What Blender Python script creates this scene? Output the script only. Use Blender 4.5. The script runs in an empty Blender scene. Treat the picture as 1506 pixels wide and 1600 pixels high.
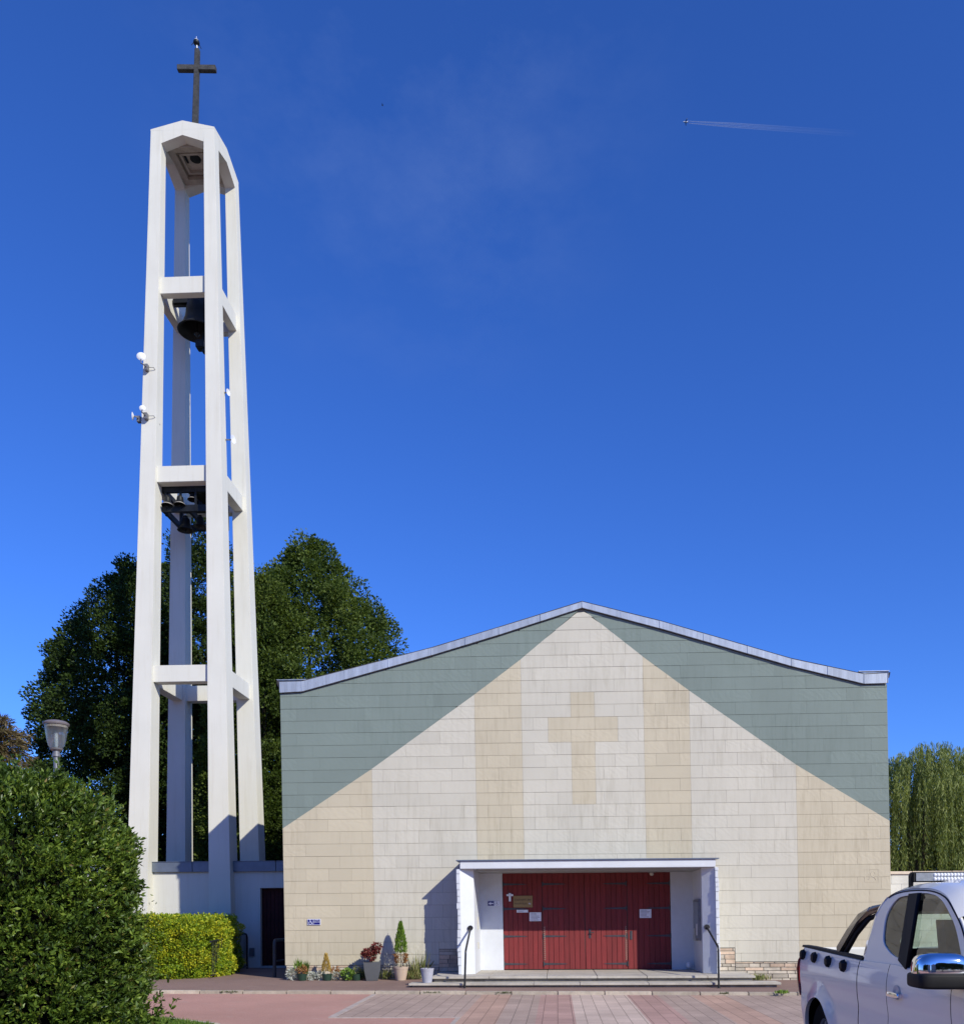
import bpy, bmesh, math, random
import numpy as np
from mathutils import Vector, Matrix, noise as mnoise

random.seed(7)
RNG = np.random.default_rng(11)
SC = bpy.context.scene
COL = SC.collection

# ------------------------------------------------------------------ camera model (used to place measured points)
F, PX, PY, PSI, RHO, EZ = 1400.0, 813.0, 1431.0, .041, .006, 1.65
def ray(px, py):
    u = (px-PX)/F; v = -(py-PY)/F
    r = Vector((math.cos(PSI), math.sin(PSI), 0)); f = Vector((-math.sin(PSI), math.cos(PSI), 0)); up = Vector((0, 0, 1))
    c, s = math.cos(RHO), math.sin(RHO)
    R = c*r - s*up; U = c*up + s*r
    return u*R + v*U + f
def at(px, py, Y):
    d = ray(px, py); t = Y/d.y
    return Vector((d.x*t, Y, EZ+d.z*t))
def gnd(px, py, z=0.0):
    d = ray(px, py); t = (z-EZ)/d.z
    return Vector((d.x*t, d.y*t, z))

# ------------------------------------------------------------------ node helpers
def newmat(name):
    m = bpy.data.materials.new(name); m.use_nodes = True
    nt = m.node_tree; b = nt.nodes['Principled BSDF']
    return m, nt, b
def N(nt, t, **kw):
    n = nt.nodes.new(t)
    for k, v in kw.items():
        if k in n.inputs: n.inputs[k].default_value = v
        else: setattr(n, k, v)
    return n
def L(nt, a, b): nt.links.new(a, b)
def mixcol(nt, fac, a, b, mode='MIX'):
    n = nt.nodes.new('ShaderNodeMix'); n.data_type = 'RGBA'; n.blend_type = mode; n.clamp_factor = True; n.clamp_result = False
    for s, v in ((0, fac), (6, a), (7, b)):
        if hasattr(v, 'is_output') or isinstance(v, bpy.types.NodeSocket): nt.links.new(v, n.inputs[s])
        elif s == 0: n.inputs[0].default_value = v
        else: n.inputs[s].default_value = (*v, 1) if len(v) == 3 else v
    return n.outputs[2]
def ramp(nt, fac, stops):
    r = nt.nodes.new('ShaderNodeValToRGB'); nt.links.new(fac, r.inputs[0])
    el = r.color_ramp.elements
    el[0].position, el[0].color = stops[0][0], (*stops[0][1], 1)
    el[1].position, el[1].color = stops[-1][0], (*stops[-1][1], 1)
    for p, c in stops[1:-1]:
        e = el.new(p); e.color = (*c, 1)
    return r.outputs[0]
def g(v): return (v, v, v)
def coords(nt, scale=(1, 1, 1)):
    t = nt.nodes.new('ShaderNodeNewGeometry')
    mp = nt.nodes.new('ShaderNodeMapping'); mp.inputs['Scale'].default_value = scale
    L(nt, t.outputs['Position'], mp.inputs['Vector'])
    return mp.outputs[0]
def noise_tex(nt, vec, scale, detail=4, rough=.55):
    n = N(nt, 'ShaderNodeTexNoise'); n.inputs['Scale'].default_value = scale
    n.inputs['Detail'].default_value = detail; n.inputs['Roughness'].default_value = rough
    L(nt, vec, n.inputs['Vector']); return n.outputs['Fac']
def bump(nt, b, h, strength, dist=.01):
    n = N(nt, 'ShaderNodeBump'); n.inputs['Strength'].default_value = strength; n.inputs['Distance'].default_value = dist
    L(nt, h, n.inputs['Height']); L(nt, n.outputs[0], b.inputs['Normal']); return n
def simple(name, col, rough=.6, var=.12, scale=6.0, metal=0.0, bmp=.15, island=0.0, spec=.5, stretch=(1, 1, 1)):
    m, nt, b = newmat(name)
    v = coords(nt, stretch)
    n1 = noise_tex(nt, v, scale); n2 = noise_tex(nt, v, scale*5.3)
    dark = tuple(c*(1-var*1.6) for c in col); lite = tuple(min(1, c*(1+var)) for c in col)
    c = ramp(nt, n1, [(.3, dark), (.7, lite)])
    c = mixcol(nt, .35, c, ramp(nt, n2, [(.3, dark), (.7, lite)]))
    if island:
        gi = nt.nodes.new('ShaderNodeNewGeometry')
        c = mixcol(nt, 1.0, c, ramp(nt, gi.outputs['Random Per Island'], [(0, g(1-island)), (1, g(1+island))]), 'MULTIPLY')
    L(nt, c, b.inputs['Base Color'])
    b.inputs['Roughness'].default_value = rough; b.inputs['Metallic'].default_value = metal
    b.inputs['Specular IOR Level'].default_value = spec
    if bmp: bump(nt, b, n2, bmp)
    return m

# ------------------------------------------------------------------ mesh builder
ORG = {}
class MB:
    def __init__(s): s.v = []; s.f = []; s.m = []
    def add(s, vs, fs, mi=0):
        o = len(s.v); s.v += [tuple(p) for p in vs]
        for f in fs: s.f.append(tuple(i+o for i in f)); s.m.append(mi)
    def hexa(s, p, mi=0):   # p: 4 bottom (ccw) + 4 top
        s.add(p, [(3, 2, 1, 0), (4, 5, 6, 7), (0, 1, 5, 4), (1, 2, 6, 5), (2, 3, 7, 6), (3, 0, 4, 7)], mi)
    def box(s, x0, x1, y0, y1, z0, z1, mi=0):
        s.hexa([(x0, y0, z0), (x1, y0, z0), (x1, y1, z0), (x0, y1, z0), (x0, y0, z1), (x1, y0, z1), (x1, y1, z1), (x0, y1, z1)], mi)
    def prism(s, poly, ext, mi=0):
        n = len(poly); e = Vector(ext); P = [Vector(p) for p in poly]
        vs = P+[p+e for p in P]
        nrm = Vector((0, 0, 0))
        for i in range(n):
            a, b2 = P[i], P[(i+1) % n]; nrm += a.cross(b2)
        fs = [tuple(range(n)), tuple(range(2*n-1, n-1, -1))]+[(i, i+n, (i+1) % n+n, (i+1) % n) for i in range(n)]
        if nrm.dot(e) > 0: fs = [tuple(reversed(f)) for f in fs]
        s.add(vs, fs, mi)
    def tube(s, pts, r, n=8, mi=0, cap=True):
        pts = [Vector(p) for p in pts]
        rs = r if isinstance(r, (list, tuple)) else [r]*len(pts)
        vs = []; fs = []
        a = None
        for i, p in enumerate(pts):
            t = (pts[min(i+1, len(pts)-1)]-pts[max(i-1, 0)])
            if t.length < 1e-9: t = Vector((0, 0, 1))
            t.normalize()
            if a is None:
                a = t.orthogonal().normalized()
            else:
                a = (a-t*a.dot(t))
                a = a.normalized() if a.length > 1e-6 else t.orthogonal().normalized()
            b = t.cross(a)
            for k in range(n):
                w = 2*math.pi*k/n
                vs.append(p+rs[i]*(math.cos(w)*a+math.sin(w)*b))
        for i in range(len(pts)-1):
            for k in range(n):
                k2 = (k+1) % n
                fs.append((i*n+k, i*n+k2, (i+1)*n+k2, (i+1)*n+k))
        if cap:
            fs.append(tuple(range(n-1, -1, -1))); fs.append(tuple((len(pts)-1)*n+k for k in range(n)))
        s.add(vs, fs, mi)
    def lathe(s, prof, c, n=24, mi=0, M=None, sx=1, sy=1):
        c = Vector(c); vs = []; fs = []
        for r, z in prof:
            for k in range(n):
                w = 2*math.pi*k/n
                p = Vector((r*math.cos(w)*sx, r*math.sin(w)*sy, z))
                if M is not None: p = M @ p
                vs.append(c+p)
        for i in range(len(prof)-1):
            for k in range(n):
                k2 = (k+1) % n
                fs.append((i*n+k, i*n+k2, (i+1)*n+k2, (i+1)*n+k))
        s.add(vs, fs, mi)
    def build(s, name, mats, parent=None, smooth=None, bevel=None, org=None):
        me = bpy.data.meshes.new(name)
        if org is None: org = ORG.get(parent.name, Vector((0, 0, 0))) if parent else Vector((0, 0, 0))
        me.from_pydata([(x-org.x, y-org.y, z-org.z) for x, y, z in s.v], [], s.f)
        if not isinstance(mats, (list, tuple)): mats = [mats]
        for m in mats: me.materials.append(m)
        me.polygons.foreach_set('material_index', s.m)
        if bevel:
            bm = bmesh.new(); bm.from_mesh(me)
            bmesh.ops.remove_doubles(bm, verts=bm.verts, dist=1e-5)
            es = [e for e in bm.edges if len(e.link_faces) == 2 and e.calc_face_angle(0) > .5]
            bmesh.ops.bevel(bm, geom=es, offset=bevel, segments=2, affect='EDGES', clamp_overlap=True)
            bm.to_mesh(me); bm.free()
        if smooth is not None:
            me.polygons.foreach_set('use_smooth', [True]*len(me.polygons))
            me.set_sharp_from_angle(angle=math.radians(smooth))
        me.update()
        return link(name, me, parent, org)
def link(name, me, parent, org):
    o = bpy.data.objects.new(name, me); COL.objects.link(o)
    if parent:
        o.parent = parent
    else: o.location = org
    ORG[o.name] = Vector(org)
    return o
def tag(o, label=None, cat=None, group=None, kind=None):
    if label: o['label'] = label
    if cat: o['category'] = cat
    if group: o['group'] = group
    if kind: o['kind'] = kind
    return o
def empty(name, loc, label, cat, group=None):
    o = bpy.data.objects.new(name, None); COL.objects.link(o); o.location = loc; o.empty_display_size = .3
    ORG[o.name] = Vector(loc)
    return tag(o, label, cat, group)
def copy_tree(o, parent=None):
    c = o.copy(); COL.objects.link(c); c.parent = parent
    for ch in list(o.children): copy_tree(ch, c)
    return c
def text_mesh(body, size, loc, name, mat, parent, extrude=.001, align='CENTER', width=None):
    cu = bpy.data.curves.new(name, 'FONT'); cu.body = body; cu.size = size; cu.extrude = extrude; cu.align_x = align; cu.align_y = 'CENTER'
    t = bpy.data.objects.new('tmp', cu); COL.objects.link(t)
    dg = bpy.context.evaluated_depsgraph_get()
    me = bpy.data.meshes.new_from_object(t.evaluated_get(dg)); bpy.data.objects.remove(t)
    me.name = name
    R = Matrix.Rotation(math.radians(90), 4, 'X')
    sx = 1
    if width:
        w = max(v.co.x for v in me.vertices)-min(v.co.x for v in me.vertices); sx = width/w
    org = ORG[parent.name]
    me.transform(Matrix.Translation(Vector(loc)-org) @ R @ Matrix.Diagonal((sx, 1, 1, 1)))
    me.materials.clear(); me.materials.append(mat)
    return link(name, me, parent, org)
def sheet(outer, holes, mp, thick, name, mats, parent, smooth=None):
    """flat outline with holes (2D) mapped to 3D by mp(x, y, depth)"""
    cu = bpy.data.curves.new(name, 'CURVE'); cu.dimensions = '2D'; cu.fill_mode = 'BOTH'; cu.extrude = thick/2
    for pl in [outer]+holes:
        sp = cu.splines.new('POLY'); sp.points.add(len(pl)-1); sp.use_cyclic_u = True
        for i, (x, y) in enumerate(pl): sp.points[i].co = (x, y, 0, 1)
    t = bpy.data.objects.new('tmp', cu); COL.objects.link(t)
    dg = bpy.context.evaluated_depsgraph_get()
    me = bpy.data.meshes.new_from_object(t.evaluated_get(dg)); bpy.data.objects.remove(t)
    org = ORG[parent.name]
    for v in me.vertices: v.co = Vector(mp(v.co.x, v.co.y, v.co.z))-org
    me.materials.clear(); me.materials.append(mats); me.update()
    bm = bmesh.new(); bm.from_mesh(me); bmesh.ops.remove_doubles(bm, verts=bm.verts, dist=1e-5)
    bmesh.ops.recalc_face_normals(bm, faces=bm.faces); bm.to_mesh(me); bm.free()
    me.name = name
    return link(name, me, parent, org)
def roundpoly(pts, r, seg=5):
    """round the corners of a 2D polygon"""
    out = []; n = len(pts)
    for i in range(n):
        p0, p1, p2 = Vector(pts[i-1]), Vector(pts[i]), Vector(pts[(i+1) % n])
        a = (p0-p1); b = (p2-p1); rr = min(r, a.length*.45, b.length*.45)
        a = p1+a.normalized()*rr; b = p1+b.normalized()*rr
        for k in range(seg+1):
            t = k/seg
            q = a*(1-t)**2+p1*2*t*(1-t)+b*t*t
            out.append((q.x, q.y))
    return out

# ------------------------------------------------------------------ foliage
def leaves(name, P, D, length, width, mat, parent, org, rng=RNG, fold=.25, mats=None, mi=None, chunks=None):
    """one leaf-shaped double quad per point: P positions, D pointing directions"""
    n = len(P)
    D = D/np.maximum(np.linalg.norm(D, axis=1, keepdims=True), 1e-6)
    r = rng.normal(size=(n, 3)); S = np.cross(D, r); S /= np.maximum(np.linalg.norm(S, axis=1, keepdims=True), 1e-6)
    U = np.cross(S, D)
    ln = (length*rng.uniform(.7, 1.3, n))[:, None]; w = ln*(width/length)*.5
    b = P; t = P+D*ln; m = P+D*ln*.5
    l_ = m+S*w+U*w*fold; r_ = m-S*w+U*w*fold
    V = np.stack([b, r_, t, l_], 1).reshape(-1, 3)-np.array(org)
    me = bpy.data.meshes.new(name)
    me.vertices.add(4*n); me.vertices.foreach_set('co', V.astype(np.float32).ravel())
    idx = np.arange(n)[:, None]*4
    tri = np.concatenate([idx+0, idx+1, idx+2, idx+0, idx+2, idx+3], 1).reshape(-1)
    me.loops.add(6*n); me.loops.foreach_set('vertex_index', tri.astype(np.int32))
    me.polygons.add(2*n)
    me.polygons.foreach_set('loop_start', np.arange(0, 6*n, 3, dtype=np.int32))
    me.polygons.foreach_set('loop_total', np.full(2*n, 3, dtype=np.int32))
    for q in (mats or [mat]): me.materials.append(q)
    if mi is not None: me.polygons.foreach_set('material_index', np.repeat(mi, 2).astype(np.int32))
    me.update(); me.validate()
    return link(name, me, parent, Vector(org))
def leafmat(name, stops, rough=.5, trans=.3, spec=.4, patch=None):
    m, nt, b = newmat(name)
    gi = nt.nodes.new('ShaderNodeNewGeometry')
    c = ramp(nt, gi.outputs['Random Per Island'], stops)
    if patch:
        v = coords(nt); f = noise_tex(nt, v, patch[0], 2)
        k = ramp(nt, f, [(.42, g(0)), (.62, g(1))])
        c = mixcol(nt, k, c, mixcol(nt, 1.0, c, patch[1], 'MULTIPLY'))
    L(nt, c, b.inputs['Base Color']); b.inputs['Roughness'].default_value = rough
    b.inputs['Specular IOR Level'].default_value = spec
    tr = N(nt, 'ShaderNodeBsdfTranslucent'); L(nt, mixcol(nt, 1.0, c, (1.5, 1.5, .6), 'MULTIPLY'), tr.inputs['Color'])
    mx = N(nt, 'ShaderNodeMixShader'); mx.inputs[0].default_value = trans
    out = nt.nodes['Material Output']
    L(nt, b.outputs[0], mx.inputs[1]); L(nt, tr.outputs[0], mx.inputs[2]); L(nt, mx.outputs[0], out.inputs[0])
    return m
def unit(v): return v/np.maximum(np.linalg.norm(v, axis=-1, keepdims=True), 1e-6)
def lump(P, f, seed=0):
    return np.array([mnoise.noise(Vector(p)*f+Vector((seed, seed*.7, -seed))) for p in P])

# ------------------------------------------------------------------ materials
def panel_mat(name, col, stain):
    m, nt, b = newmat(name)
    gi = nt.nodes.new('ShaderNodeNewGeometry')
    v = coords(nt); vs = coords(nt, (9, 1, .9))
    c = ramp(nt, gi.outputs['Random Per Island'], [(0, tuple(x*.955 for x in col)), (.5, col), (1, tuple(min(1, x*1.03) for x in col))])
    n1 = noise_tex(nt, v, .8, 5); n2 = noise_tex(nt, vs, 1.6, 5, .65)
    st = ramp(nt, n2, [(.46, g(0)), (.74, g(1))])
    zone = ramp(nt, noise_tex(nt, v, .45, 3), [(.36, g(0)), (.58, g(1))])
    mul = N(nt, 'ShaderNodeMath', operation='MULTIPLY'); L(nt, st, mul.inputs[0]); L(nt, zone, mul.inputs[1])
    c = mixcol(nt, mul.outputs[0], c, mixcol(nt, 1.0, c, stain, 'MULTIPLY'))
    c = mixcol(nt, 1.0, c, ramp(nt, n1, [(.3, g(.94)), (.7, g(1.03))]), 'MULTIPLY')
    L(nt, c, b.inputs['Base Color']); b.inputs['Roughness'].default_value = .75; b.inputs['Specular IOR Level'].default_value = .3
    # slate-like ripples on the panels, each panel its own slant
    wv = N(nt, 'ShaderNodeTexWave'); wv.wave_type = 'BANDS'; wv.bands_direction = 'DIAGONAL'
    wv.inputs['Scale'].default_value = 3.2; wv.inputs['Distortion'].default_value = 9; wv.inputs['Detail'].default_value = 3; wv.inputs['Detail Scale'].default_value = 1.6
    ad = N(nt, 'ShaderNodeVectorMath', operation='ADD'); cm = N(nt, 'ShaderNodeCombineXYZ')
    k = N(nt, 'ShaderNodeMath', operation='MULTIPLY'); k.inputs[1].default_value = 37; L(nt, gi.outputs['Random Per Island'], k.inputs[0])
    L(nt, k.outputs[0], cm.inputs[0]); L(nt, v, ad.inputs[0]); L(nt, cm.outputs[0], ad.inputs[1]); L(nt, ad.outputs[0], wv.inputs['Vector'])
    amp = ramp(nt, gi.outputs['Random Per Island'], [(.35, g(.12)), (.9, g(1))])
    mm = N(nt, 'ShaderNodeMath', operation='MULTIPLY'); L(nt, wv.outputs['Fac'], mm.inputs[0]); L(nt, amp, mm.inputs[1])
    bump(nt, b, mm.outputs[0], .15, .010)
    return m
M = {}
M['light'] = panel_mat('panel_cream', (.53, .502, .424), (.84, .83, .80))
M['tan'] = panel_mat('panel_tan', (.505, .45, .335), (.82, .80, .77))
M['green'] = panel_mat('panel_green', (.184, .228, .208), (.84, .86, .84))
M['dark_gap'] = simple('dark_joint', (.06, .058, .055), .9)
M['render'] = None
def weathered(name, col):
    m, nt, b = newmat(name)
    v = coords(nt); n1 = noise_tex(nt, v, .7, 5); n2 = noise_tex(nt, coords(nt, (4, 4, .25)), 1.6, 6, .65); n3 = noise_tex(nt, v, 40, 3)
    c = ramp(nt, n1, [(.3, tuple(x*.95 for x in col)), (.7, tuple(x*1.03 for x in col))])
    st = ramp(nt, n2, [(.52, g(0)), (.80, g(.55))])
    c = mixcol(nt, st, c, tuple(x*y for x, y in zip(col, (.80, .77, .70))))
    sp = ramp(nt, noise_tex(nt, v, 2.3, 6, .7), [(.70, g(0)), (.78, g(.6))])
    c = mixcol(nt, sp, c, tuple(x*y for x, y in zip(col, (.72, .68, .60))))
    L(nt, c, b.inputs['Base Color']); b.inputs['Roughness'].default_value = .75; b.inputs['Specular IOR Level'].default_value = .3
    bump(nt, b, n3, .12, .01)
    return m
M['tower'] = weathered('tower_paint', (.65, .635, .572)); M['render'] = weathered('white_render', (.60, .59, .55))
M['soffit'] = simple('raw_concrete', (.42, .37, .31), .85, .2, 2.5)
M['porch_white'] = simple('porch_paint', (.60, .62, .665), .6, .05, 1.5, bmp=.25)
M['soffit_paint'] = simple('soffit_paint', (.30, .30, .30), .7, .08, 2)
M['zinc'] = simple('zinc', (.42, .46, .52), .42, .18, 1.6, metal=.35, bmp=.05, island=.10, stretch=(5, 1, .5))
M['zinc_dark'] = simple('zinc_coping', (.20, .235, .29), .35, .12, 1.5, metal=.5, bmp=.04)
M['black_metal'] = simple('black_metal', (.018, .018, .02), .4, .2, 20, bmp=.05)
M['roof'] = simple('bitumen_roof', (.09, .09, .095), .9, .2, 3)
M['red_door'] = simple('red_painted_boards', (.178, .018, .020), .75, .16, 3, bmp=.15, island=.12, stretch=(6, 1, .6))
M['dark_door'] = simple('dark_brown_door', (.055, .016, .016), .75, .2, 3, island=.1, spec=.12)
M['iron'] = simple('iron_strap', (.06, .066, .08), .5, .2, 12, metal=.4)
M['stone'] = simple('rough_stone', (.50, .44, .36), .9, .22, 2.2, bmp=.5, island=.22)
M['stone_pink'] = simple('pink_stone', (.52, .39, .29), .9, .22, 2.2, bmp=.5, island=.2)
M['step'] = simple('step_stone', (.45, .41, .355), .85, .16, 2.2, bmp=.35)
M['riser'] = simple('step_riser', (.27, .25, .22), .9, .35, 3, bmp=.4)
M['kerb'] = simple('kerb_stone', (.44, .38, .31), .9, .22, 3, bmp=.3, island=.16)
M['bronze'] = simple('dark_bronze', (.022, .024, .026), .5, .3, 5, metal=.6)
M['bronze_sunlit'] = simple('sunlit_bronze', (.30, .28, .25), .6, .25, 8)  # pale tone for the sunlight painted on the bell rims
M['cross'] = simple('weathered_dark_iron', (.045, .045, .045), .7, .45, 6, bmp=.3, stretch=(1, 1, 2))
M['white_plastic'] = simple('white_plastic', (.74, .75, .80), .35, .04, 4, bmp=0)
M['grey_metal'] = simple('grey_metal', (.22, .22, .23), .45, .15, 8, metal=.5)
M['cable'] = simple('grey_cable', (.16, .15, .14), .6, .1)
M['bark'] = simple('bark', (.075, .058, .042), .95, .3, 5, bmp=.6)
M['paper'] = simple('white_paper', (.74, .74, .80), .8, .03, 5, bmp=0)
M['ink'] = simple('grey_ink', (.30, .30, .36), .8, .1, 5, bmp=0)
M['brass'] = simple('brass_plate', (.30, .20, .08), .5, .1, 5, metal=.3, bmp=.03)
M['dark_ink'] = simple('dark_engraving', (.05, .03, .02), .7, .1, 5, bmp=0)
M['blue_sign'] = simple('blue_enamel', (.012, .016, .17), .35, .05, 5, bmp=0)
M['white_sign'] = simple('white_enamel', (.70, .72, .84), .4, .03, 5, bmp=0)
M['block'] = simple('wall_block', (.62, .60, .54), .85, .1, 2, bmp=.3, island=.06)

# ================================================================== WORLD, SUN, CAMERA
SUN = Vector((.95, -1.0, .87)).normalized()
EL = math.asin(SUN.z); AZ = math.atan2(SUN.x, SUN.y)
w = bpy.data.worlds.new('World'); SC.world = w; w.use_nodes = True
nt = w.node_tree
sky = N(nt, 'ShaderNodeTexSky'); sky.sky_type = 'NISHITA'; sky.sun_disc = False
sky.sun_elevation = EL; sky.sun_rotation = AZ; sky.altitude = 200; sky.air_density = 1.0; sky.dust_density = .25; sky.ozone_density = 3.2
hs = N(nt, 'ShaderNodeHueSaturation'); hs.inputs['Saturation'].default_value = 1.03
L(nt, mixcol(nt, 1.0, sky.outputs[0], (.56, .885, 1.74), 'MULTIPLY'), hs.inputs['Color'])
# very thin cirrus
tc = N(nt, 'ShaderNodeTexCoord'); mp = N(nt, 'ShaderNodeMapping'); mp.inputs['Scale'].default_value = (2.6, 1, 5.0); mp.inputs['Rotation'].default_value = (0, .5, 0)
L(nt, tc.outputs['Generated'], mp.inputs['Vector'])
cn = noise_tex(nt, mp.outputs[0], 2.6, 7, .62)
cf = ramp(nt, cn, [(.44, g(0)), (.78, g(.10))])
dt = N(nt, 'ShaderNodeVectorMath', operation='DOT_PRODUCT'); L(nt, tc.outputs['Generated'], dt.inputs[0]); dt.inputs[1].default_value = ray(640, 120).normalized()
mk = ramp(nt, dt.outputs['Value'], [(.972, g(0)), (.998, g(1))])
ml = N(nt, 'ShaderNodeMath', operation='MULTIPLY'); L(nt, cf, ml.inputs[0]); L(nt, mk, ml.inputs[1])
c = mixcol(nt, ml.outputs[0], hs.outputs[0], (4.0, 5.2, 8.0))
bg = nt.nodes['Background']; L(nt, c, bg.inputs['Color']); bg.inputs['Strength'].default_value = .109
sl = bpy.data.lights.new('sun', 'SUN'); sl.energy = 5.0; sl.angle = math.radians(.53); sl.color = (1, .955, .80)
so = bpy.data.objects.new('sun', sl); COL.objects.link(so); so.rotation_euler = SUN.to_track_quat('Z', 'Y').to_euler(); so.location = (30, -30, 40)

cam = bpy.data.cameras.new('camera'); co = bpy.data.objects.new('camera', cam); COL.objects.link(co)
cam.sensor_fit = 'HORIZONTAL'; cam.sensor_width = 36; cam.lens = 36*F/1506
cam.shift_x = (753-PX)/1506; cam.shift_y = (PY-800)/1506; cam.clip_start = .05; cam.clip_end = 30000
r_ = Vector((math.cos(PSI), math.sin(PSI), 0)); f_ = Vector((-math.sin(PSI), math.cos(PSI), 0)); u_ = Vector((0, 0, 1))
cR = math.cos(RHO)*r_-math.sin(RHO)*u_; cU = math.cos(RHO)*u_+math.sin(RHO)*r_
mw = Matrix((cR, cU, -f_)).transposed().to_4x4(); mw.translation = (0, 0, EZ)
co.matrix_world = mw; SC.camera = co
SC.view_settings.view_transform = 'Standard'; SC.view_settings.look = 'None'; SC.view_settings.gamma = 1; SC.view_settings.exposure = 0
try: SC.view_settings.use_curve_mapping = False
except Exception: pass
SC.cycles.max_bounces = 8; SC.cycles.transparent_max_bounces = 12

# ================================================================== GROUND
def asphalt(name, col, spot):
    m, nt, b = newmat(name)
    v = coords(nt)
    n1 = noise_tex(nt, v, .35, 5); n2 = noise_tex(nt, v, 3.0, 5); n3 = noise_tex(nt, v, 90, 2)
    c = ramp(nt, n1, [(.3, tuple(x*.86 for x in col)), (.7, tuple(x*1.1 for x in col))])
    c = mixcol(nt, ramp(nt, n2, [(.55, g(0)), (.75, g(.6))]), c, spot)
    c = mixcol(nt, 1.0, c, ramp(nt, n3, [(.3, g(.8)), (.7, g(1.2))]), 'MULTIPLY')
    L(nt, c, b.inputs['Base Color']); b.inputs['Roughness'].default_value = .9; b.inputs['Specular IOR Level'].default_value = .25
    bump(nt, b, n3, .5, .006)
    return m
M['road'] = asphalt('red_asphalt', (.44, .245, .20), (.42, .285, .235))
M['pave'] = asphalt('brown_asphalt', (.235, .155, .13), (.28, .2, .17))
M['soil'] = asphalt('soil', (.09, .085, .05), (.07, .09, .035))
def slab_mat(name, col, bw, bh):
    m, nt, b = newmat(name)
    t = nt.nodes.new('ShaderNodeNewGeometry'); sep = N(nt, 'ShaderNodeSeparateXYZ'); L(nt, t.outputs['Position'], sep.inputs[0])
    cm = N(nt, 'ShaderNodeCombineXYZ'); L(nt, sep.outputs['Y'], cm.inputs[0]); L(nt, sep.outputs['X'], cm.inputs[1])
    br = N(nt, 'ShaderNodeTexBrick'); L(nt, cm.outputs[0], br.inputs['Vector'])
    br.inputs['Scale'].default_value = 1; br.inputs['Brick Width'].default_value = bw; br.inputs['Row Height'].default_value = bh
    br.inputs['Mortar Size'].default_value = .008; br.inputs['Mortar Smooth'].default_value = .3; br.offset = .5; br.inputs['Bias'].default_value = 0
    br.inputs['Color1'].default_value = (*[x*.93 for x in col], 1); br.inputs['Color2'].default_value = (*[x*1.06 for x in col], 1)
    br.inputs['Mortar'].default_value = (*[x*.5 for x in col], 1)
    v = coords(nt); n1 = noise_tex(nt, v, .8, 5); n3 = noise_tex(nt, v, 60, 3)
    c = mixcol(nt, 1.0, br.outputs['Color'], ramp(nt, n1, [(.3, g(.85)), (.7, g(1.12))]), 'MULTIPLY')
    c = mixcol(nt, 1.0, c, ramp(nt, n3, [(.3, g(.88)), (.7, g(1.12))]), 'MULTIPLY')
    L(nt, c, b.inputs['Base Color']); b.inputs['Roughness'].default_value = .9; b.inputs['Specular IOR Level'].default_value = .25
    bump(nt, b, br.outputs['Fac'], -.4, .008)
    return m
M['slab_grey'] = slab_mat('slab_grey_pink', (.39, .29, .24), .5, .25)
M['slab_red'] = slab_mat('slab_red', (.42, .265, .225), .5, .25)
M['slab_orange'] = slab_mat('slab_orange', (.43, .28, .215), .5, .25)
M['slab_cream'] = slab_mat('slab_cream', (.53, .41, .34), .5, .235)

RZ = -.06
def pz(x, y):
    a = max(0, min(1, (y-19.5)/2.4)); k = max(0, min(1, (4.5-x)/7)); return a*(.03+.06*k)
def kerbY(x): return 19.22-.062*x
def flat(name, poly, z, mat, kind='structure'):
    b = MB(); b.add([(x, y, z) for x, y in poly], [tuple(range(len(poly)))]); o = b.build(name, mat); return tag(o, kind=kind)
flat('ground', [(-600, -400), (600, -400), (600, 900), (-600, 900)], -.14, M['soil'])
flat('road', [(-60, -40), (40, -40), (40, kerbY(40)), (-60, kerbY(-60))], RZ, M['road'])
b = MB(); vs = []; fs = []; xs = list(np.linspace(-26, 11.5, 26)); ks = [0, .1, .3, .6, 1]
for x in xs:
    y0 = kerbY(x)+.15
    for t in (0, .06, .15, .25, .34, .6, 1.0):
        y = y0+(27.4-y0)*t; vs.append((x, y, pz(x, y)))
for i in range(len(xs)-1):
    for k in range(6): fs.append((i*7+k, (i+1)*7+k, (i+1)*7+k+1, i*7+k+1))
b.add(vs, fs); b.add([(x, kerbY(x)+.15, z) for x in (-26, 11.5) for z in (-.13, 0)], [(0, 2, 3, 1)])
tag(b.build('pavement', M['pave'], smooth=60), kind='structure')
b = MB(); x = -24.0
while x < 11:
    ln = 1.0; zz = random.uniform(-.004, .006); yy = random.uniform(-.006, .006)
    p = [(x+.006, kerbY(x)+yy, -.12), (x+ln-.006, kerbY(x+ln)+yy, -.12), (x+ln-.006, kerbY(x+ln)+.148, -.12), (x+.006, kerbY(x)+.148, -.12)]
    b.hexa(p+[(q[0], q[1], .012+zz) for q in p]); x += ln
tag(b.build('kerb', M['kerb'], bevel=.012), kind='structure')
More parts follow.
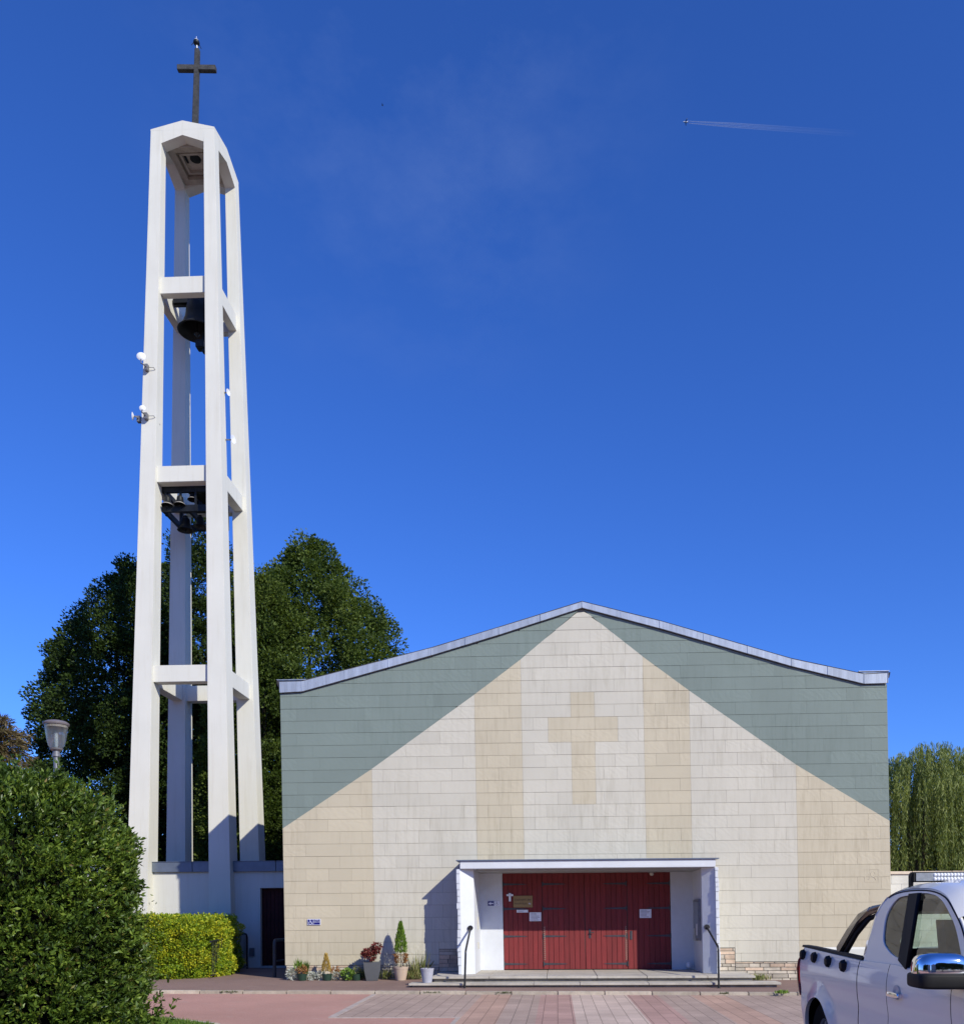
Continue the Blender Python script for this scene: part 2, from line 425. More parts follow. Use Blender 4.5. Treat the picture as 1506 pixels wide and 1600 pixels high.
# paved crossing: bands of slabs running towards the camera
def band(x0, x1, y0, mat, y1=None, ends=None):
    ya = kerbY(x0) if y1 is None else y1; yb = kerbY(x1) if y1 is None else y1
    poly = [(x0, y0), (x1, y0), (x1, yb), (x0, ya)]
    if ends: poly = ends
    flat('slab_band', poly, RZ+.004, mat)
bx = [(-1.62, -.98, 'slab_orange'), (-.98, -.36, 'slab_grey'), (-.36, .29, 'slab_red'), (.29, 1.46, 'slab_cream'), (1.46, 2.1, 'slab_red'),
      (2.1, 2.8, 'slab_grey'), (2.8, 3.5, 'slab_orange'), (3.5, 4.35, 'slab_grey')]
for x0, x1, mt in bx: band(x0, x1, 3, M[mt])
flat('slab_band', [(-3.75, 15.0), (-1.62, 15.0), (-1.62, kerbY(-1.62)), (-3.95, kerbY(-3.95))], RZ+.004, M['slab_grey'])
flat('slab_band', [(4.35, 15.6), (7.2, 15.6), (7.2, kerbY(7.2)), (4.35, kerbY(4.35))], RZ+.004, M['slab_grey'])
b = MB()
b.prism([(-3.86, 14.92, RZ-.02), (-1.62, 14.92, RZ-.02), (-1.62, 15.0, RZ-.02), (-3.80, 15.0, RZ-.02)], (0, 0, .03))
b.prism([(-3.88, 15.0, RZ-.02), (-3.75, 15.0, RZ-.02), (-3.95, kerbY(-3.95), RZ-.02), (-4.05, kerbY(-4.05), RZ-.02)], (0, 0, .03))
b.prism([(-1.70, 3, RZ-.02), (-1.625, 3, RZ-.02), (-1.625, 14.9, RZ-.02), (-1.70, 14.9, RZ-.02)], (0, 0, .028))
b.prism([(4.352, 3, RZ-.02), (4.42, 3, RZ-.02), (4.42, 15.58, RZ-.02), (4.352, 15.58, RZ-.02)], (0, 0, .028))
b.prism([(4.352, 15.52, RZ-.02), (7.2, 15.52, RZ-.02), (7.2, 15.6, RZ-.02), (4.352, 15.6, RZ-.02)], (0, 0, .03))
tag(b.build('slab_edging', simple('edging', (.42, .35, .31), .9, .2)), kind='structure')

# ================================================================== CHURCH
K = .013                                  # lean of the surveyed verticals
YF = 22.2
church = empty('church', (.66, YF, 0), 'church with a cream, tan and green panelled gable front and a large tan cross emblem', 'church')
def fx(px, py): 
    p = at(px, py, YF); return (p.x+K*p.z, p.z)     # sheared facade coordinates
def unsh(x, z): return x-K*z
roof_pts = [fx(437, 1085), fx(473, 1083), fx(675, 1026.5), fx(780, 994.5), fx(909, 952.5), fx(1030, 984.5), fx(1235, 1043.5), fx(1348, 1071), fx(1383, 1070)]
top_pts = [fx(437, 1067), fx(473, 1066), fx(675, 1014), fx(780, 982), fx(909, 942), fx(1030, 972), fx(1235, 1031), fx(1348, 1055), fx(1383, 1053)]
diagL = [fx(441, 1295), fx(581, 1202), fx(745, 1083), fx(813, 1031), fx(904, 954)]
diagR = [fx(912, 954), fx(1005, 1027), fx(1077, 1080), fx(1243, 1195), fx(1388, 1283)]
XL, XR = -6.805, 8.155
for pl in (roof_pts, top_pts):
    pl[0] = (XL, pl[0][1]); pl[-1] = (XR, pl[-1][1])
diagL[0] = (XL, diagL[0][1]); diagR[-1] = (XR, diagR[-1][1])
def interp(pl, x):
    if x <= pl[0][0]: return pl[0][1]
    for (x0, z0), (x1, z1) in zip(pl, pl[1:]):
        if x <= x1: return z0+(z1-z0)*(x-x0)/(x1-x0)
    return pl[-1][1]
diag = diagL+diagR
H = .3083; ZC = 4.392                     # a course joint lies at the foot of the cross
def clip(poly, x0, z0, x1, z1, below):
    """clip a 2D polygon by the line through two points, keep below / above"""
    def d(p): 
        s = (x1-x0)*(p[1]-z0)-(z1-z0)*(p[0]-x0); return -s if below else s
    out = []
    for i in range(len(poly)):
        a, b2 = poly[i], poly[(i+1) % len(poly)]; da, db = d(a), d(b2)
        if da >= 0: out.append(a)
        if (da >= 0) != (db >= 0):
            t = da/(da-db); out.append((a[0]+(b2[0]-a[0])*t, a[1]+(b2[1]-a[1])*t))
    return out
def panel(mb, poly, z0, mi):
    if len(poly) < 3: return
    ar = abs(sum(poly[i][0]*poly[(i+1) % len(poly)][1]-poly[(i+1) % len(poly)][0]*poly[i][1] for i in range(len(poly))))/2
    if ar < .002: return
    j = random.uniform(-.0015, .0015)
    fr = [(unsh(x, z), YF-.020+.006*(z-z0)/H+j, z) for x, z in poly]; bk = [(unsh(x, z), YF+.02, z) for x, z in poly]
    n = len(poly)
    mb.add(fr+bk, [tuple(range(n))]+[(i, i+n, (i+1) % n+n, (i+1) % n) for i in range(n)], mi)
stripes = [XL, -4.53, -1.93, -.765, 2.245, 3.365, 5.925, XR]
scol = [1, 0, 1, 0, 1, 0, 1]
cream, green, emblem = MB(), MB(), MB()
def bottom(x):
    if x < -2.93: return .435
    if -2.2 < x < 3.75: return 2.80
    if x < 4.37 : return .83
    return .485
for j in range(-13, 18):
    z0 = ZC+j*H; z1 = z0+H
    for si in range(7):
        a, bb = stripes[si], stripes[si+1]
        cuts = [a]; xx = a+(.287 if (j+si) % 2 else .573)
        while xx < bb-.12:
            if random.random() < .72: cuts.append(xx)
            xx += .573
        if si == 3 and 0 <= j < 9:
            hw = .86 if j in (5, 6) else .293
            cuts = [q for q in cuts if abs(q-.745) > hw+.1]+[.745-hw, .745+hw]
            if hw > .5: cuts += [.745-.293]if j == 5 else [.745+.293]
        for sx in (-2.93, 4.37):
            if a < sx < bb and z0 < .86: cuts = [q for q in cuts if abs(q-sx) > .1]+[sx]
        if z0 < 2.8 < z1:
            for sx in (-2.2, 3.75):
                if a < sx < bb: cuts = [q for q in cuts if abs(q-sx) > .1]+[sx]
        cuts = sorted(cuts)+[bb]
        for x0, x1 in zip(cuts, cuts[1:]):
            zb = max(z0, bottom((x0+x1)/2))
            if z1-zb < .03: continue
            if -2.2 < (x0+x1)/2 < 3.75 and z1 < 2.80: continue
            P = [(x0+.0017, zb+.0022), (x1-.0017, zb+.0022), (x1-.0017, z1-.0022), (x0+.0017, z1-.0022)]
            P = clip(P, x0, interp(roof_pts, x0), x1, interp(roof_pts, x1), True) if z1 > min(interp(roof_pts, x0), interp(roof_pts, x1)) else P
            if len(P) < 3: continue
            if x0 < .75 < x1: P = clip(P, x0, interp(diagL, x0), .745, diagL[-1][1], True); P = clip(P, .745, diagR[0][1], x1, interp(diagR, x1), True) if len(P) > 2 else P
            else: P = clip(P, x0, interp(diag, x0), x1, interp(diag, x1), True)
            if si == 3 and 0 <= j < 9 and abs((x0+x1)/2-.745) < (.87 if j in (5, 6) else .3): panel(emblem, P, z0, 0)
            else: panel(cream, P, z0, scol[si])
    # green boards, long lengths
    cuts = [XL]; xx = XL+(.4 if j % 2 else .8)
    while xx < XR-.3: cuts.append(xx); xx += random.choice((.573, 1.146, 1.146, 1.72))
    cuts = sorted(cuts+[.745])+[XR]
    for x0, x1 in zip(cuts, cuts[1:]):
        if x1-x0 < .02: continue
        segs = [x0]+[p[0] for p in roof_pts+diag if x0+.01 < p[0] < x1-.01]+[x1]
        segs = sorted(segs)
        P = [(x0+.0015, z0+.003), (x1-.0015, z0+.003), (x1-.0015, z1-.003), (x0+.0015, z1-.003)]
        for s0, s1 in zip(segs, segs[1:]):
            Q = [(max(s0, x0+.001), z0+.0022), (min(s1, x1-.001), z0+.0022), (min(s1, x1-.001), z1-.0022), (max(s0, x0+.001), z1-.0022)]
            Q = clip(Q, s0, interp(roof_pts, s0), s1, interp(roof_pts, s1), True)
            if len(Q) > 2: Q = clip(Q, s0, interp(diag, s0), s1, interp(diag, s1), False)
            panel(green, Q, z0, 0)
cream.build('cream_and_tan_cladding', [M['light'], M['tan']], church)
tag(green.build('green_cladding', M['green'], church), 'grey green boards filling the two upper corners of the gable')
tag(emblem.build('cross_emblem', M['tan'], church), 'large tan Latin cross set into the cream panels')
cm2 = MB(); c0m = at(1351, 1379, YF-.02); c1m = at(1373, 1358, YF-.02); ya, yb = YF-.0215, YF-.012
mx0, mx1, mz0, mz1 = c0m.x, c1m.x, c0m.z, c1m.z
cm2.box(mx0, mx1, ya, yb, mz0, mz0+.018); cm2.box(mx0, mx1, ya, yb, mz1-.018, mz1); cm2.box(mx0, mx0+.018, ya, yb, mz0+.0185, mz1-.0185); cm2.box(mx1-.018, mx1, ya, yb, mz0+.0185, mz1-.0185)
for q in ([(.25, .2), (.45, .45), (.4, .7), (.6, .85)], [(.45, .45), (.7, .35), (.8, .15)], [(.4, .7), (.25, .6), (.3, .4)], [(.65, .8), (.75, .6), (.6, .5)]): cm2.tube([(mx0+(mx1-mx0)*x, YF-.014, mz0+(mz1-mz0)*z) for x, z in q], .010, 6)
cm2.build('carved_mark', M['tan'], church)
# backing wall + body
wall = MB()
def wallpoly(pl, y0, y1): wall.prism([(unsh(x, z), y0, z) for x, z in pl], (0, y1-y0, 0))
wallpoly([(XL+.01, 0), (-2.2, 0), (-2.2, 2.79)]+[(x, z-.01) for x, z in roof_pts if x < -2.2][::-1] if False else [(XL+.01, .02), (-2.37, .02), (-2.37, 2.80), (XL+.01, 2.80)], YF+.012, 23.3)
wallpoly([(3.81, .02), (XR-.01, .02), (XR-.01, 2.80), (3.81, 2.80)], YF+.012, 23.3)
up = [(XL+.01, 2.80), (XR-.01, 2.80)]+[(min(max(x, XL+.01), XR-.01), z+.03) for x, z in roof_pts[::-1]]
wallpoly(up, YF+.012, 23.3)
body = [(XL+.01, .02), (XR-.01, .02)]+[(min(max(x, XL+.01), XR-.01), z+.03) for x, z in roof_pts[::-1]]
wallpoly(body, 23.301, 47.0)
wall.build('wall', simple('joint_backing', (.20, .19, .17), .9, .1), church)
# side walls get the cream panels too (thin skins proud of the body)
sk = MB()
for xs, sg in ((XL+.01, -1), (XR-.01, 1)):
    for j in range(22):
        z0 = .45+j*H; y = 22.24+(.3 if j % 2 else 0)
        z1 = min(z0+H-.006, 7.2)
        ys = [22.215]
        while y < 46.5:
            if y > 22.5: ys.append(y)
            y += .573*2
        ys.append(46.99)
        for ya, yb in zip(ys, ys[1:]):
            p = [(unsh(xs, z0), ya+.002, z0), (unsh(xs, z0), yb-.002, z0), (unsh(xs, z1), yb-.002, z1), (unsh(xs, z1), ya+.002, z1)]
            sk.prism(p, (sg*.02, 0, 0), 0)
sk.build('side_cladding', [M['light']], church)
# roof
rf = MB()
def ext(pl, d): return [(pl[0][0]-d, pl[0][1])]+pl[1:-1]+[(pl[-1][0]+d, pl[-1][1])]
tp = ext(top_pts, .06)
for (x0, z0), (x1, z1) in zip(tp, tp[1:]):
    rf.hexa([(unsh(x0, z0), YF-.02, z0-.1), (unsh(x1, z1), YF-.02, z1-.1), (unsh(x1, z1), 47.2, z1-.1), (unsh(x0, z0), 47.2, z0-.1),
             (unsh(x0, z0), YF-.10, z0+.012), (unsh(x1, z1), YF-.10, z1+.012), (unsh(x1, z1), 47.2, z1+.012), (unsh(x0, z0), 47.2, z0+.012)])
roof_o = rf.build('roof', M['roof'], church)
fa = MB()
# zinc fascia in short lengths
pts = []
for (x0, z0), (x1, z1), (_, b0), (_, b1) in zip(top_pts, top_pts[1:], roof_pts, roof_pts[1:]):
    n = max(1, round(abs(x1-x0)/.95))
    for i in range(n):
        t0, t1 = i/n, (i+1)/n
        xa, xb = x0+(x1-x0)*t0, x0+(x1-x0)*t1
        za, zb = z0+(z1-z0)*t0, z0+(z1-z0)*t1; ba, bb = b0+(b1-b0)*t0+.022, b0+(b1-b0)*t1+.022
        j = random.uniform(0, .004)
        fa.hexa([(unsh(xa+.003, ba), YF-.080-j, ba), (unsh(xb-.003, bb), YF-.080-j, bb), (unsh(xb-.003, bb), YF-.021, bb), (unsh(xa+.003, ba), YF-.021, ba),
                 (unsh(xa+.003, za), YF-.088-j, za-.002), (unsh(xb-.003, zb), YF-.088-j, zb-.002), (unsh(xb-.003, zb), YF-.021, zb-.002), (unsh(xa+.003, za), YF-.021, za-.002)])
        fa.tube([(unsh(xb, bb), YF-.086, bb), (unsh(xb, zb), YF-.092, zb)], .008, 6)
fo = fa.build('fascia', M['zinc'], roof_o)
gb = MB(); gb.box(unsh(XL, 7.5)-.07, unsh(XL, 7.5)+.62, YF+.05, YF+.75, 7.52, 7.60); gb.box(unsh(XL, 7.5)-.10, unsh(XL, 7.5)+.66, YF+.02, YF+.78, 7.60, 7.615)
gb.build('gutter_outlet_box', M['zinc'], roof_o)
gb = MB(); gb.box(unsh(XR, 7.5)-.62, unsh(XR, 7.5)+.05, YF+.05, YF+.75, 7.49, 7.57); gb.box(unsh(XR, 7.5)-.66, unsh(XR, 7.5)+.08, YF+.02, YF+.78, 7.57, 7.585)
gb.build('gutter_outlet_box', M['zinc'], roof_o)
# stone plinth: irregular courses of split stones, set back under the boards
pl = MB()
def stones(x0, x1, z0, z1):
    z = z0
    while z < z1-.02:
        h = min(random.uniform(.065, .12), z1-z); x = x0
        while x < x1-.01:
            l = min(random.uniform(.18, .55), x1-x)
            d = random.uniform(0, .03); mi = 1 if (z > .25 and random.random() < .42) else 0
            p = [(x+.006, YF+.0-d*.6, z+.005), (x+l-.006, YF+.0-d*.6-random.uniform(-.005, .005), z+.005), (x+l-.006, YF+.06, z+.005), (x+.006, YF+.06, z+.005)]
            pl.hexa(p+[(q[0]+random.uniform(-.004, .004), q[1], z+h-.005) for q in p], mi); x += l
        z += h
stones(XL+.02, -2.94, .0, .43); stones(-2.94, -2.38, 0, .82); pl.build('plinth', [M['stone'], M['stone_pink']], church, bevel=.006)
pl = MB(); stones(3.83, 4.36, 0, .82); stones(4.36, XR-.02, 0, .475); pl.build('plinth', [M['stone'], M['stone_pink']], church, bevel=.006)
# ---- porch
Z0, Z1 = .25, 2.765
def px_(x, z): return x-K*(z-1.35)
def planprism(plan, z0, z1, name, parent):
    mb = MB(); n = len(plan)
    mb.add([(px_(x, z0), y, z0) for x, y in plan]+[(px_(x, z1), y, z1) for x, y in plan],
           [tuple(range(n-1, -1, -1)), tuple(range(n, 2*n))]+[(i, (i+1) % n, (i+1) % n+n, i+n) for i in range(n)])
    return mb.build(name, M['porch_white'], parent, bevel=.004)
pr = MB()
pr.box(-2.30, 3.72, 21.20, 22.21, Z1+.002, 2.95); pr.box(-1.96, 3.44, 22.211, 23.25, Z1+.002, 2.95)
po = pr.build('porch', M['porch_white'], church, bevel=.006)
planprism([(-2.35, 21.25), (-2.285, 21.25), (-1.985, 21.46), (-1.965, 22.9), (-1.385, 22.901), (-1.385, 23.25), (-2.35, 23.25)], Z0, Z1, 'porch_wall', po)
planprism([(3.785, 23.25), (2.892, 23.25), (2.892, 22.901), (3.45, 22.9), (3.445, 21.46), (3.72, 21.25), (3.785, 21.25)], Z0, Z1, 'porch_wall', po)
lp = MB(); lp.box(-2.39, 3.80, 21.16, 22.19, 2.952, 2.978)
lp.build('roof_edge_trim', M['zinc_dark'], po)
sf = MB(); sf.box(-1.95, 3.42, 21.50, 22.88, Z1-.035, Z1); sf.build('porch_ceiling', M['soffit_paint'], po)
for xa, xb in ((-2.372, -2.29), (3.722, 3.805)):
    z = Z0; se = MB()
    while z < Z1-.03:
        h = min(random.uniform(.10, .24), Z1-.005-z); j = random.uniform(-.012, .014)
        se.box(px_(xa+j*(1 if xa < 0 else 0), z), px_(xb+j*(1 if xa > 0 else 0), z), 21.205+random.uniform(-.012, .012), 21.249, z+.004, z+h-.004); z += h
    se.build('stone_edge', M['porch_white'], po, bevel=.008)
# ---- doors: four boarded leaves with strap hinges
DX = [-1.383, -.372, .71, 1.79, 2.89]
ZT = 2.735
twist = simple('striped_edge', (.33, .22, .18), .6, .25, 30)
for k in range(4):
    d = MB(); x0, x1 = DX[k]+.006, DX[k+1]-.006
    nb = 8; wv = (x1-x0)/nb
    for i in range(nb):
        xa = x0+i*wv; j = random.uniform(0, .004)
        d.hexa([(px_(xa+.004, .27), 22.945+j, .27), (px_(xa+wv-.004, .27), 22.945+j, .27), (px_(xa+wv-.004, .27), 23.0, .27), (px_(xa+.004, .27), 23.0, .27),
                (px_(xa+.004, ZT), 22.945+j, ZT), (px_(xa+wv-.004, ZT), 22.945+j, ZT), (px_(xa+wv-.004, ZT), 23.0, ZT), (px_(xa+.004, ZT), 23.0, ZT)])
    d.box(px_(x0, 1.5), px_(x1, 1.5), 22.965, 23.0, .27, ZT)
    do = d.build('door_leaf', M['red_door'], church, bevel=.003)
    for zz in (.405, 1.115, 1.82, 2.45):
        h = MB(); left = k in (0, 1); ln = .62
        xa = x0+.01 if left else x1-.01; s = 1 if left else -1
        pts = [(xa, zz-.03), (xa+s*.12, zz-.024), (xa+s*(ln-.1), zz-.013), (xa+s*ln, zz), (xa+s*(ln-.1), zz+.013), (xa+s*.12, zz+.024), (xa, zz+.03)]
        h.prism([(px_(a, z), 22.938, z) for a, z in pts], (0, .012, 0)); h.tube([(px_(xa, zz), 22.935, zz-.06), (px_(xa, zz), 22.935, zz+.06)], .016, 8)
        h.build('strap_hinge', M['iron'], do)
    if k in (1, 2):
        e = MB(); xe = DX[1]+.045 if k == 1 else DX[3]-.045
        z = .50
        for i in range(17):
            e.prism([(px_(xe-.019, z), 22.936, z), (px_(xe+.019, z), 22.936, z+.02), (px_(xe+.019, z), 22.936, z+.042), (px_(xe-.019, z), 22.936, z+.022)], (0, .012, 0)); z += .0515
        e.build('notched_edge_strip', twist, do)  # pale marks put only on the sunlit lower half of the door edge
    if k == 2:
        l = MB(); l.box(DX[2]+.10, DX[2]+.15, 22.936, 22.95, 1.06, 1.30); l.tube([(DX[2]+.125, 22.93, 1.2), (DX[2]+.125, 22.89, 1.2), (DX[2]+.22, 22.89, 1.2)], .012, 8)
        l.build('door_handle', M['iron'], do, smooth=40)
        e = MB(); e.box(DX[3]-.005+.07, DX[3]+.12, 22.934, 22.948, 1.02, 1.24); e.build('door_bolt', M['iron'], do)
mu = MB()
for q in (DX[1], DX[2], DX[3]): mu.box(px_(q, 1.5)-.0055, px_(q, 1.5)+.0055, 22.95, 22.99, .27, ZT)
mu.box(DX[0]-.05, DX[-1]+.05, 23.0, 23.05, .25, Z1)
mu.build('door_frame', M['dark_gap'], church)
# ---- steps
st = MB()
def stepslab(x0, x1, y0, y1, z0, z1, lens):
    x = x0
    while x < x1-.01:
        l = min(random.uniform(*lens), x1-x)
        if x1-(x+l) < .3: l = x1-x
        st.box(x+.003, x+l-.003, y0+random.uniform(-.006, .006), y1, z0, z1+random.uniform(-.003, .003)); x += l
stepslab(-2.92, 4.50, 20.58, 22.95, .195, .25, (.9, 1.7))
stepslab(-3.38, 4.98, 20.18, 20.70, .070, .122, (.9, 1.7))
so_ = st.build('entrance_steps', M['step'], church, bevel=.008)
rs = MB(); rs.box(-2.86, 4.44, 20.66, 22.16, 0, .193); rs.box(-3.30, 4.90, 20.26, 20.655, 0, .068)
rs.build('step_riser', M['riser'], so_)
# ---- handrails
def rail(pts, label):
    o = empty('handrail', (pts[0].x, pts[0].y, 0), label, 'handrail', 'black handrails of the entrance steps')
    h = MB(); p0, p1, p2 = pts
    path = [p0, p0.lerp(p1, .93)]
    for t in (.25, .5, .75): path.append(p0.lerp(p1, .93)*(1-t)**2+p1*2*t*(1-t)+p1.lerp(p2, .07)*t*t)
    path += [p1.lerp(p2, .07), p2]
    h.tube(path, .024, 10); h.build('rail', M['black_metal'], o, smooth=50)
    w_ = MB(); dr = (p2-p1).normalized()
    w_.lathe([(0, -.05), (.062, -.05), (.062, .03), (.05, .045), (0, .05)], p2, 16, M=Vector((0, 1, 0)).to_track_quat('Z', 'Y').to_matrix()); w_.build('wall_rosette', M['black_metal'], o, smooth=40)
    f2 = MB(); f2.lathe([(0, 0), (.05, 0), (.05, .012), (.03, .02), (0, .02)], (p0.x, p0.y, 0), 16); f2.build('foot', M['black_metal'], o)
p = gnd(728, 1544.5); rail([Vector((p.x, 20.08, 0)), at(727.5, 1486, 20.08), at(735, 1450.5, 21.36)], 'black tube handrail at the left side of the porch steps')
p = gnd(1123, 1543); rail([Vector((at(1123, 1543, 20.08).x, 20.08, 0)), at(1122, 1480, 20.08), at(1104, 1449, 21.36)], 'black tube handrail at the right side of the porch steps')
# ---- signs and papers
def board(name, x0, x1, y, z0, z1, mat, label, cat, t=.012, group=None):
    o = empty(name, ((x0+x1)/2, y, z0), label, cat, group)
    b = MB(); b.box(x0, x1, y-t, y, z0, z1); b.build('panel', mat, o, bevel=.002); return o
def wheelchair(mb, cx, cz, s, y):
    mb.lathe([(0, -.002), (.09*s, -.002), (.09*s, .002), (0, .002)], (cx-.05*s, y, cz+.42*s), 12, M=Matrix.Rotation(math.radians(90), 3, 'X'))
    def bar(a, b2, w_):
        a = Vector((cx+a[0]*s, y, cz+a[1]*s)); b2 = Vector((cx+b2[0]*s, y, cz+b2[1]*s)); d = (b2-a).normalized(); n_ = Vector((-d.z, 0, d.x))*w_*s/2
        mb.prism([a-n_, b2-n_, b2+n_, a+n_], (0, .004, 0))
    bar((-.05, .30), (-.02, -.05), .11); bar((-.04, .12), (.22, .12), .08); bar((-.02, -.05), (.22, -.05), .09); bar((.22, -.05), (.36, -.38), .09); bar((.36, -.38), (.46, -.34), .07)
    for i in range(9):
        a0 = math.radians(120+i*24); a1 = a0+math.radians(25)
        bar((-.02+.3*math.cos(a0), -.18+.3*math.sin(a0)), (-.02+.3*math.cos(a1), -.18+.3*math.sin(a1)), .075)
a = at(480.5, 1446, YF-.03); c_ = at(501, 1436.5, YF-.03)
sg = board('accessibility_sign', a.x, c_.x, YF-.032, a.z, c_.z, M['white_sign'], 'small blue and white wheelchair sign on the tan panels left of the porch', 'sign')
b = MB(); wd = c_.x-a.x
b.box(a.x+.012, a.x+wd*.44, YF-.047, YF-.0445, a.z+.012, c_.z-.012); b.box(a.x+wd*.47, c_.x-.012, YF-.047, YF-.0445, a.z+.012, c_.z-.012); b.build('blue_field', M['blue_sign'], sg)
b = MB(); wheelchair(b, a.x+wd*.24, (a.z+c_.z)/2, .12, YF-.051); b.build('wheelchair_symbol', M['white_sign'], sg)
text_mesh('accès\npersonnes à\nmobilité réduite', .032, (a.x+wd*.72, YF-.049, (a.z+c_.z)/2+.03), 'lettering', M['white_sign'], sg)
a = at(762, 1416, 22.9); c_ = at(780.5, 1408.5, 22.9)
sg = board('direction_sign', a.x, c_.x, 22.898, a.z, c_.z, M['white_sign'], 'small arrow and wheelchair sign on the white wall inside the porch', 'sign')
wd = c_.x-a.x; mz = (a.z+c_.z)/2
b = MB(); b.box(a.x+.004, a.x+wd*.54, 22.880, 22.8855, a.z+.002, c_.z-.002); b.build('blue_field', M['blue_sign'], sg)
b = MB(); q = a.x+.02; b.prism([(q, 22.876, mz), (q+.065, 22.876, mz-.045), (q+.058, 22.876, mz-.014), (q+.13, 22.876, mz-.014), (q+.13, 22.876, mz+.014), (q+.058, 22.876, mz+.014), (q+.065, 22.876, mz+.045)], (0, .004, 0)); b.build('arrow', M['white_sign'], sg)
b = MB(); wheelchair(b, a.x+wd*.76, mz, .1, 22.882); b.build('wheelchair_symbol', M['ink'], sg)
a = at(802, 1418.5, 22.94); c_ = at(832, 1400, 22.94)
sg = board('name_plaque', a.x, c_.x, 22.937, a.z, c_.z, M['brass'], 'brown brass plaque with dark lettering on the left red door', 'plaque')
mx_ = (a.x+c_.x)/2; mz = (a.z+c_.z)/2
text_mesh('ÉGLISE SAINT JEAN', .07, (mx_, 22.923, mz+.045), 'lettering', M['dark_ink'], sg, width=.43)
text_mesh('PLACE DE L’ÉGLISE', .05, (mx_-.06, 22.923, mz-.055), 'lettering', M['dark_ink'], sg, width=.31)
text_mesh('4b', .06, (mx_+.17, 22.923, mz-.055), 'lettering', M['white_sign'], sg)
def paper(p0, p1, label, lines):
    a = at(p0[0], p1[1], 22.94); c_ = at(p1[0], p0[1], 22.94)
    o = board('paper_notice', a.x, c_.x, 22.937, a.z, c_.z, M['paper'], label, 'notice', .004, 'paper notices on the church doors')
    b = MB(); n = lines
    for i in range(n):
        zz = c_.z-(c_.z-a.z)*(i+.8)/(n+.6); w2 = (c_.x-a.x)
        b.box(a.x+w2*.12, a.x+w2*random.uniform(.55, .9), 22.931, 22.9325, zz-.006, zz+.006)
    b.build('writing', M['ink'], o)
paper((807, 1422), (825, 1426.5), 'narrow white paper strip under the brass plaque on the red door', 1)
paper((827, 1426), (845.5, 1440), 'white sheet of paper to the lower right of the brass plaque', 6)
paper((999, 1421), (1017.5, 1435), 'white sheet of paper alone on the right red door', 6)
a = at(796.5, 1401, 22.93)
o = empty('door_cross', (a.x, 22.937, a.z-.25), 'small pale cross hanging left of the brass plaque', 'cross')
b = MB(); b.box(a.x-.028, a.x+.028, 22.912, 22.937, a.z-.13, a.z+.08); b.build('upright', M['white_plastic'], o, bevel=.004)
b = MB(); b.box(a.x-.085, a.x+.085, 22.916, 22.936, a.z+.005, a.z+.055); b.build('crossbar', M['white_plastic'], o, bevel=.004)
b = MB(); b.tube([(a.x-.05, 22.935, a.z+.055), (a.x-.055, 22.936, a.z+.16), (a.x, 22.925, a.z+.08)], .004, 5); b.build('cord', M['cable'], o)
a = at(1018, 1365.5, 22.75)
o = empty('globe_lamp', (a.x, 22.75, a.z), 'small round white lamp under the porch ceiling above the doors', 'lamp')
b = MB(); b.lathe([(.001, -.055)]+[(.055*math.sin(t*math.pi/10), -.055*math.cos(t*math.pi/10)) for t in range(1, 10)]+[(.001, .055)], a, 16); b.build('globe', simple('old_globe', (.5, .45, .40), .3, .1, 3, bmp=0), o, smooth=60)
b = MB(); b.tube([(a.x, 22.75, a.z+.05), (a.x, 22.75, Z1-.03)], .02, 8); b.box(a.x-.1, a.x+.1, 22.70, 22.8, Z1-.05, Z1-.036); b.build('bracket', M['grey_metal'], o)
# notice board on the right inner wall of the porch
o = empty('notice_board', (3.44, 22.1, 1.0), 'grey framed glass notice board on the inner right wall of the porch', 'notice board')
b = MB(); b.box(3.39, 3.438, 21.62, 22.52, 1.02, 2.02); b.build('cabinet', M['grey_metal'], o, bevel=.008)
gm, gnt, gb_ = newmat('board_glass'); gb_.inputs['Base Color'].default_value = (.12, .14, .17, 1); gb_.inputs['Roughness'].default_value = .12
b = MB(); b.box(3.384, 3.389, 21.68, 22.46, 1.08, 1.96); go = b.build('glass', gm, o)
b = MB(); b.box(3.3815, 3.3835, 21.85, 21.98, 1.14, 1.42); b.build('notice', M['paper'], o)
b = MB(); b.lathe([(.001, 0), (.06, .0), (.075, .05), (.06, .11), (.001, .14)], at(1076, 1512, 22.75)*1, 14)
tag(b.build('plastic_ball', M['white_plastic'], smooth=60, org=Vector((3.2, 22.75, .25))), 'small pale round object on the floor in the right corner of the porch', 'ornament')

# ================================================================== LINK WALL WITH SIDE DOOR (low annexe)
YA = 27.2
ann = empty('side_annexe', (-9.5, YA, 0), 'low white rendered annexe with a zinc coping between tower and church', 'annexe')
AX0 = at(236, 1400, YA).x; AX1 = -6.79
dx0 = at(407, 1450, YA).x; dx1 = at(446, 1450, YA).x; dzt = at(407, 1388, YA).z; dz0 = .14
azt = 3.05
b = MB()
b.box(AX0-3.5, dx0-.0, YA, YA+.3, 0, azt); b.box(dx0, dx1, YA, YA+.3, dzt, azt); b.box(dx1, AX1+.3, YA, YA+.3, 0, azt); b.box(dx0, dx1, YA-.05, YA+.3, 0, dz0)
b.box(AX0-3.5, AX0-3.2, YA+.301, YA+6, 0, azt); b.box(AX0-3.5, AX1+.3, YA+6.001, YA+6.3, 0, azt)
b.build('wall', M['render'], ann)
b = MB(); b.box(AX0-3.6, AX1+.2, YA+.4, YA+6.2, azt-.1, azt+.05); b.build('roof', M['roof'], ann)
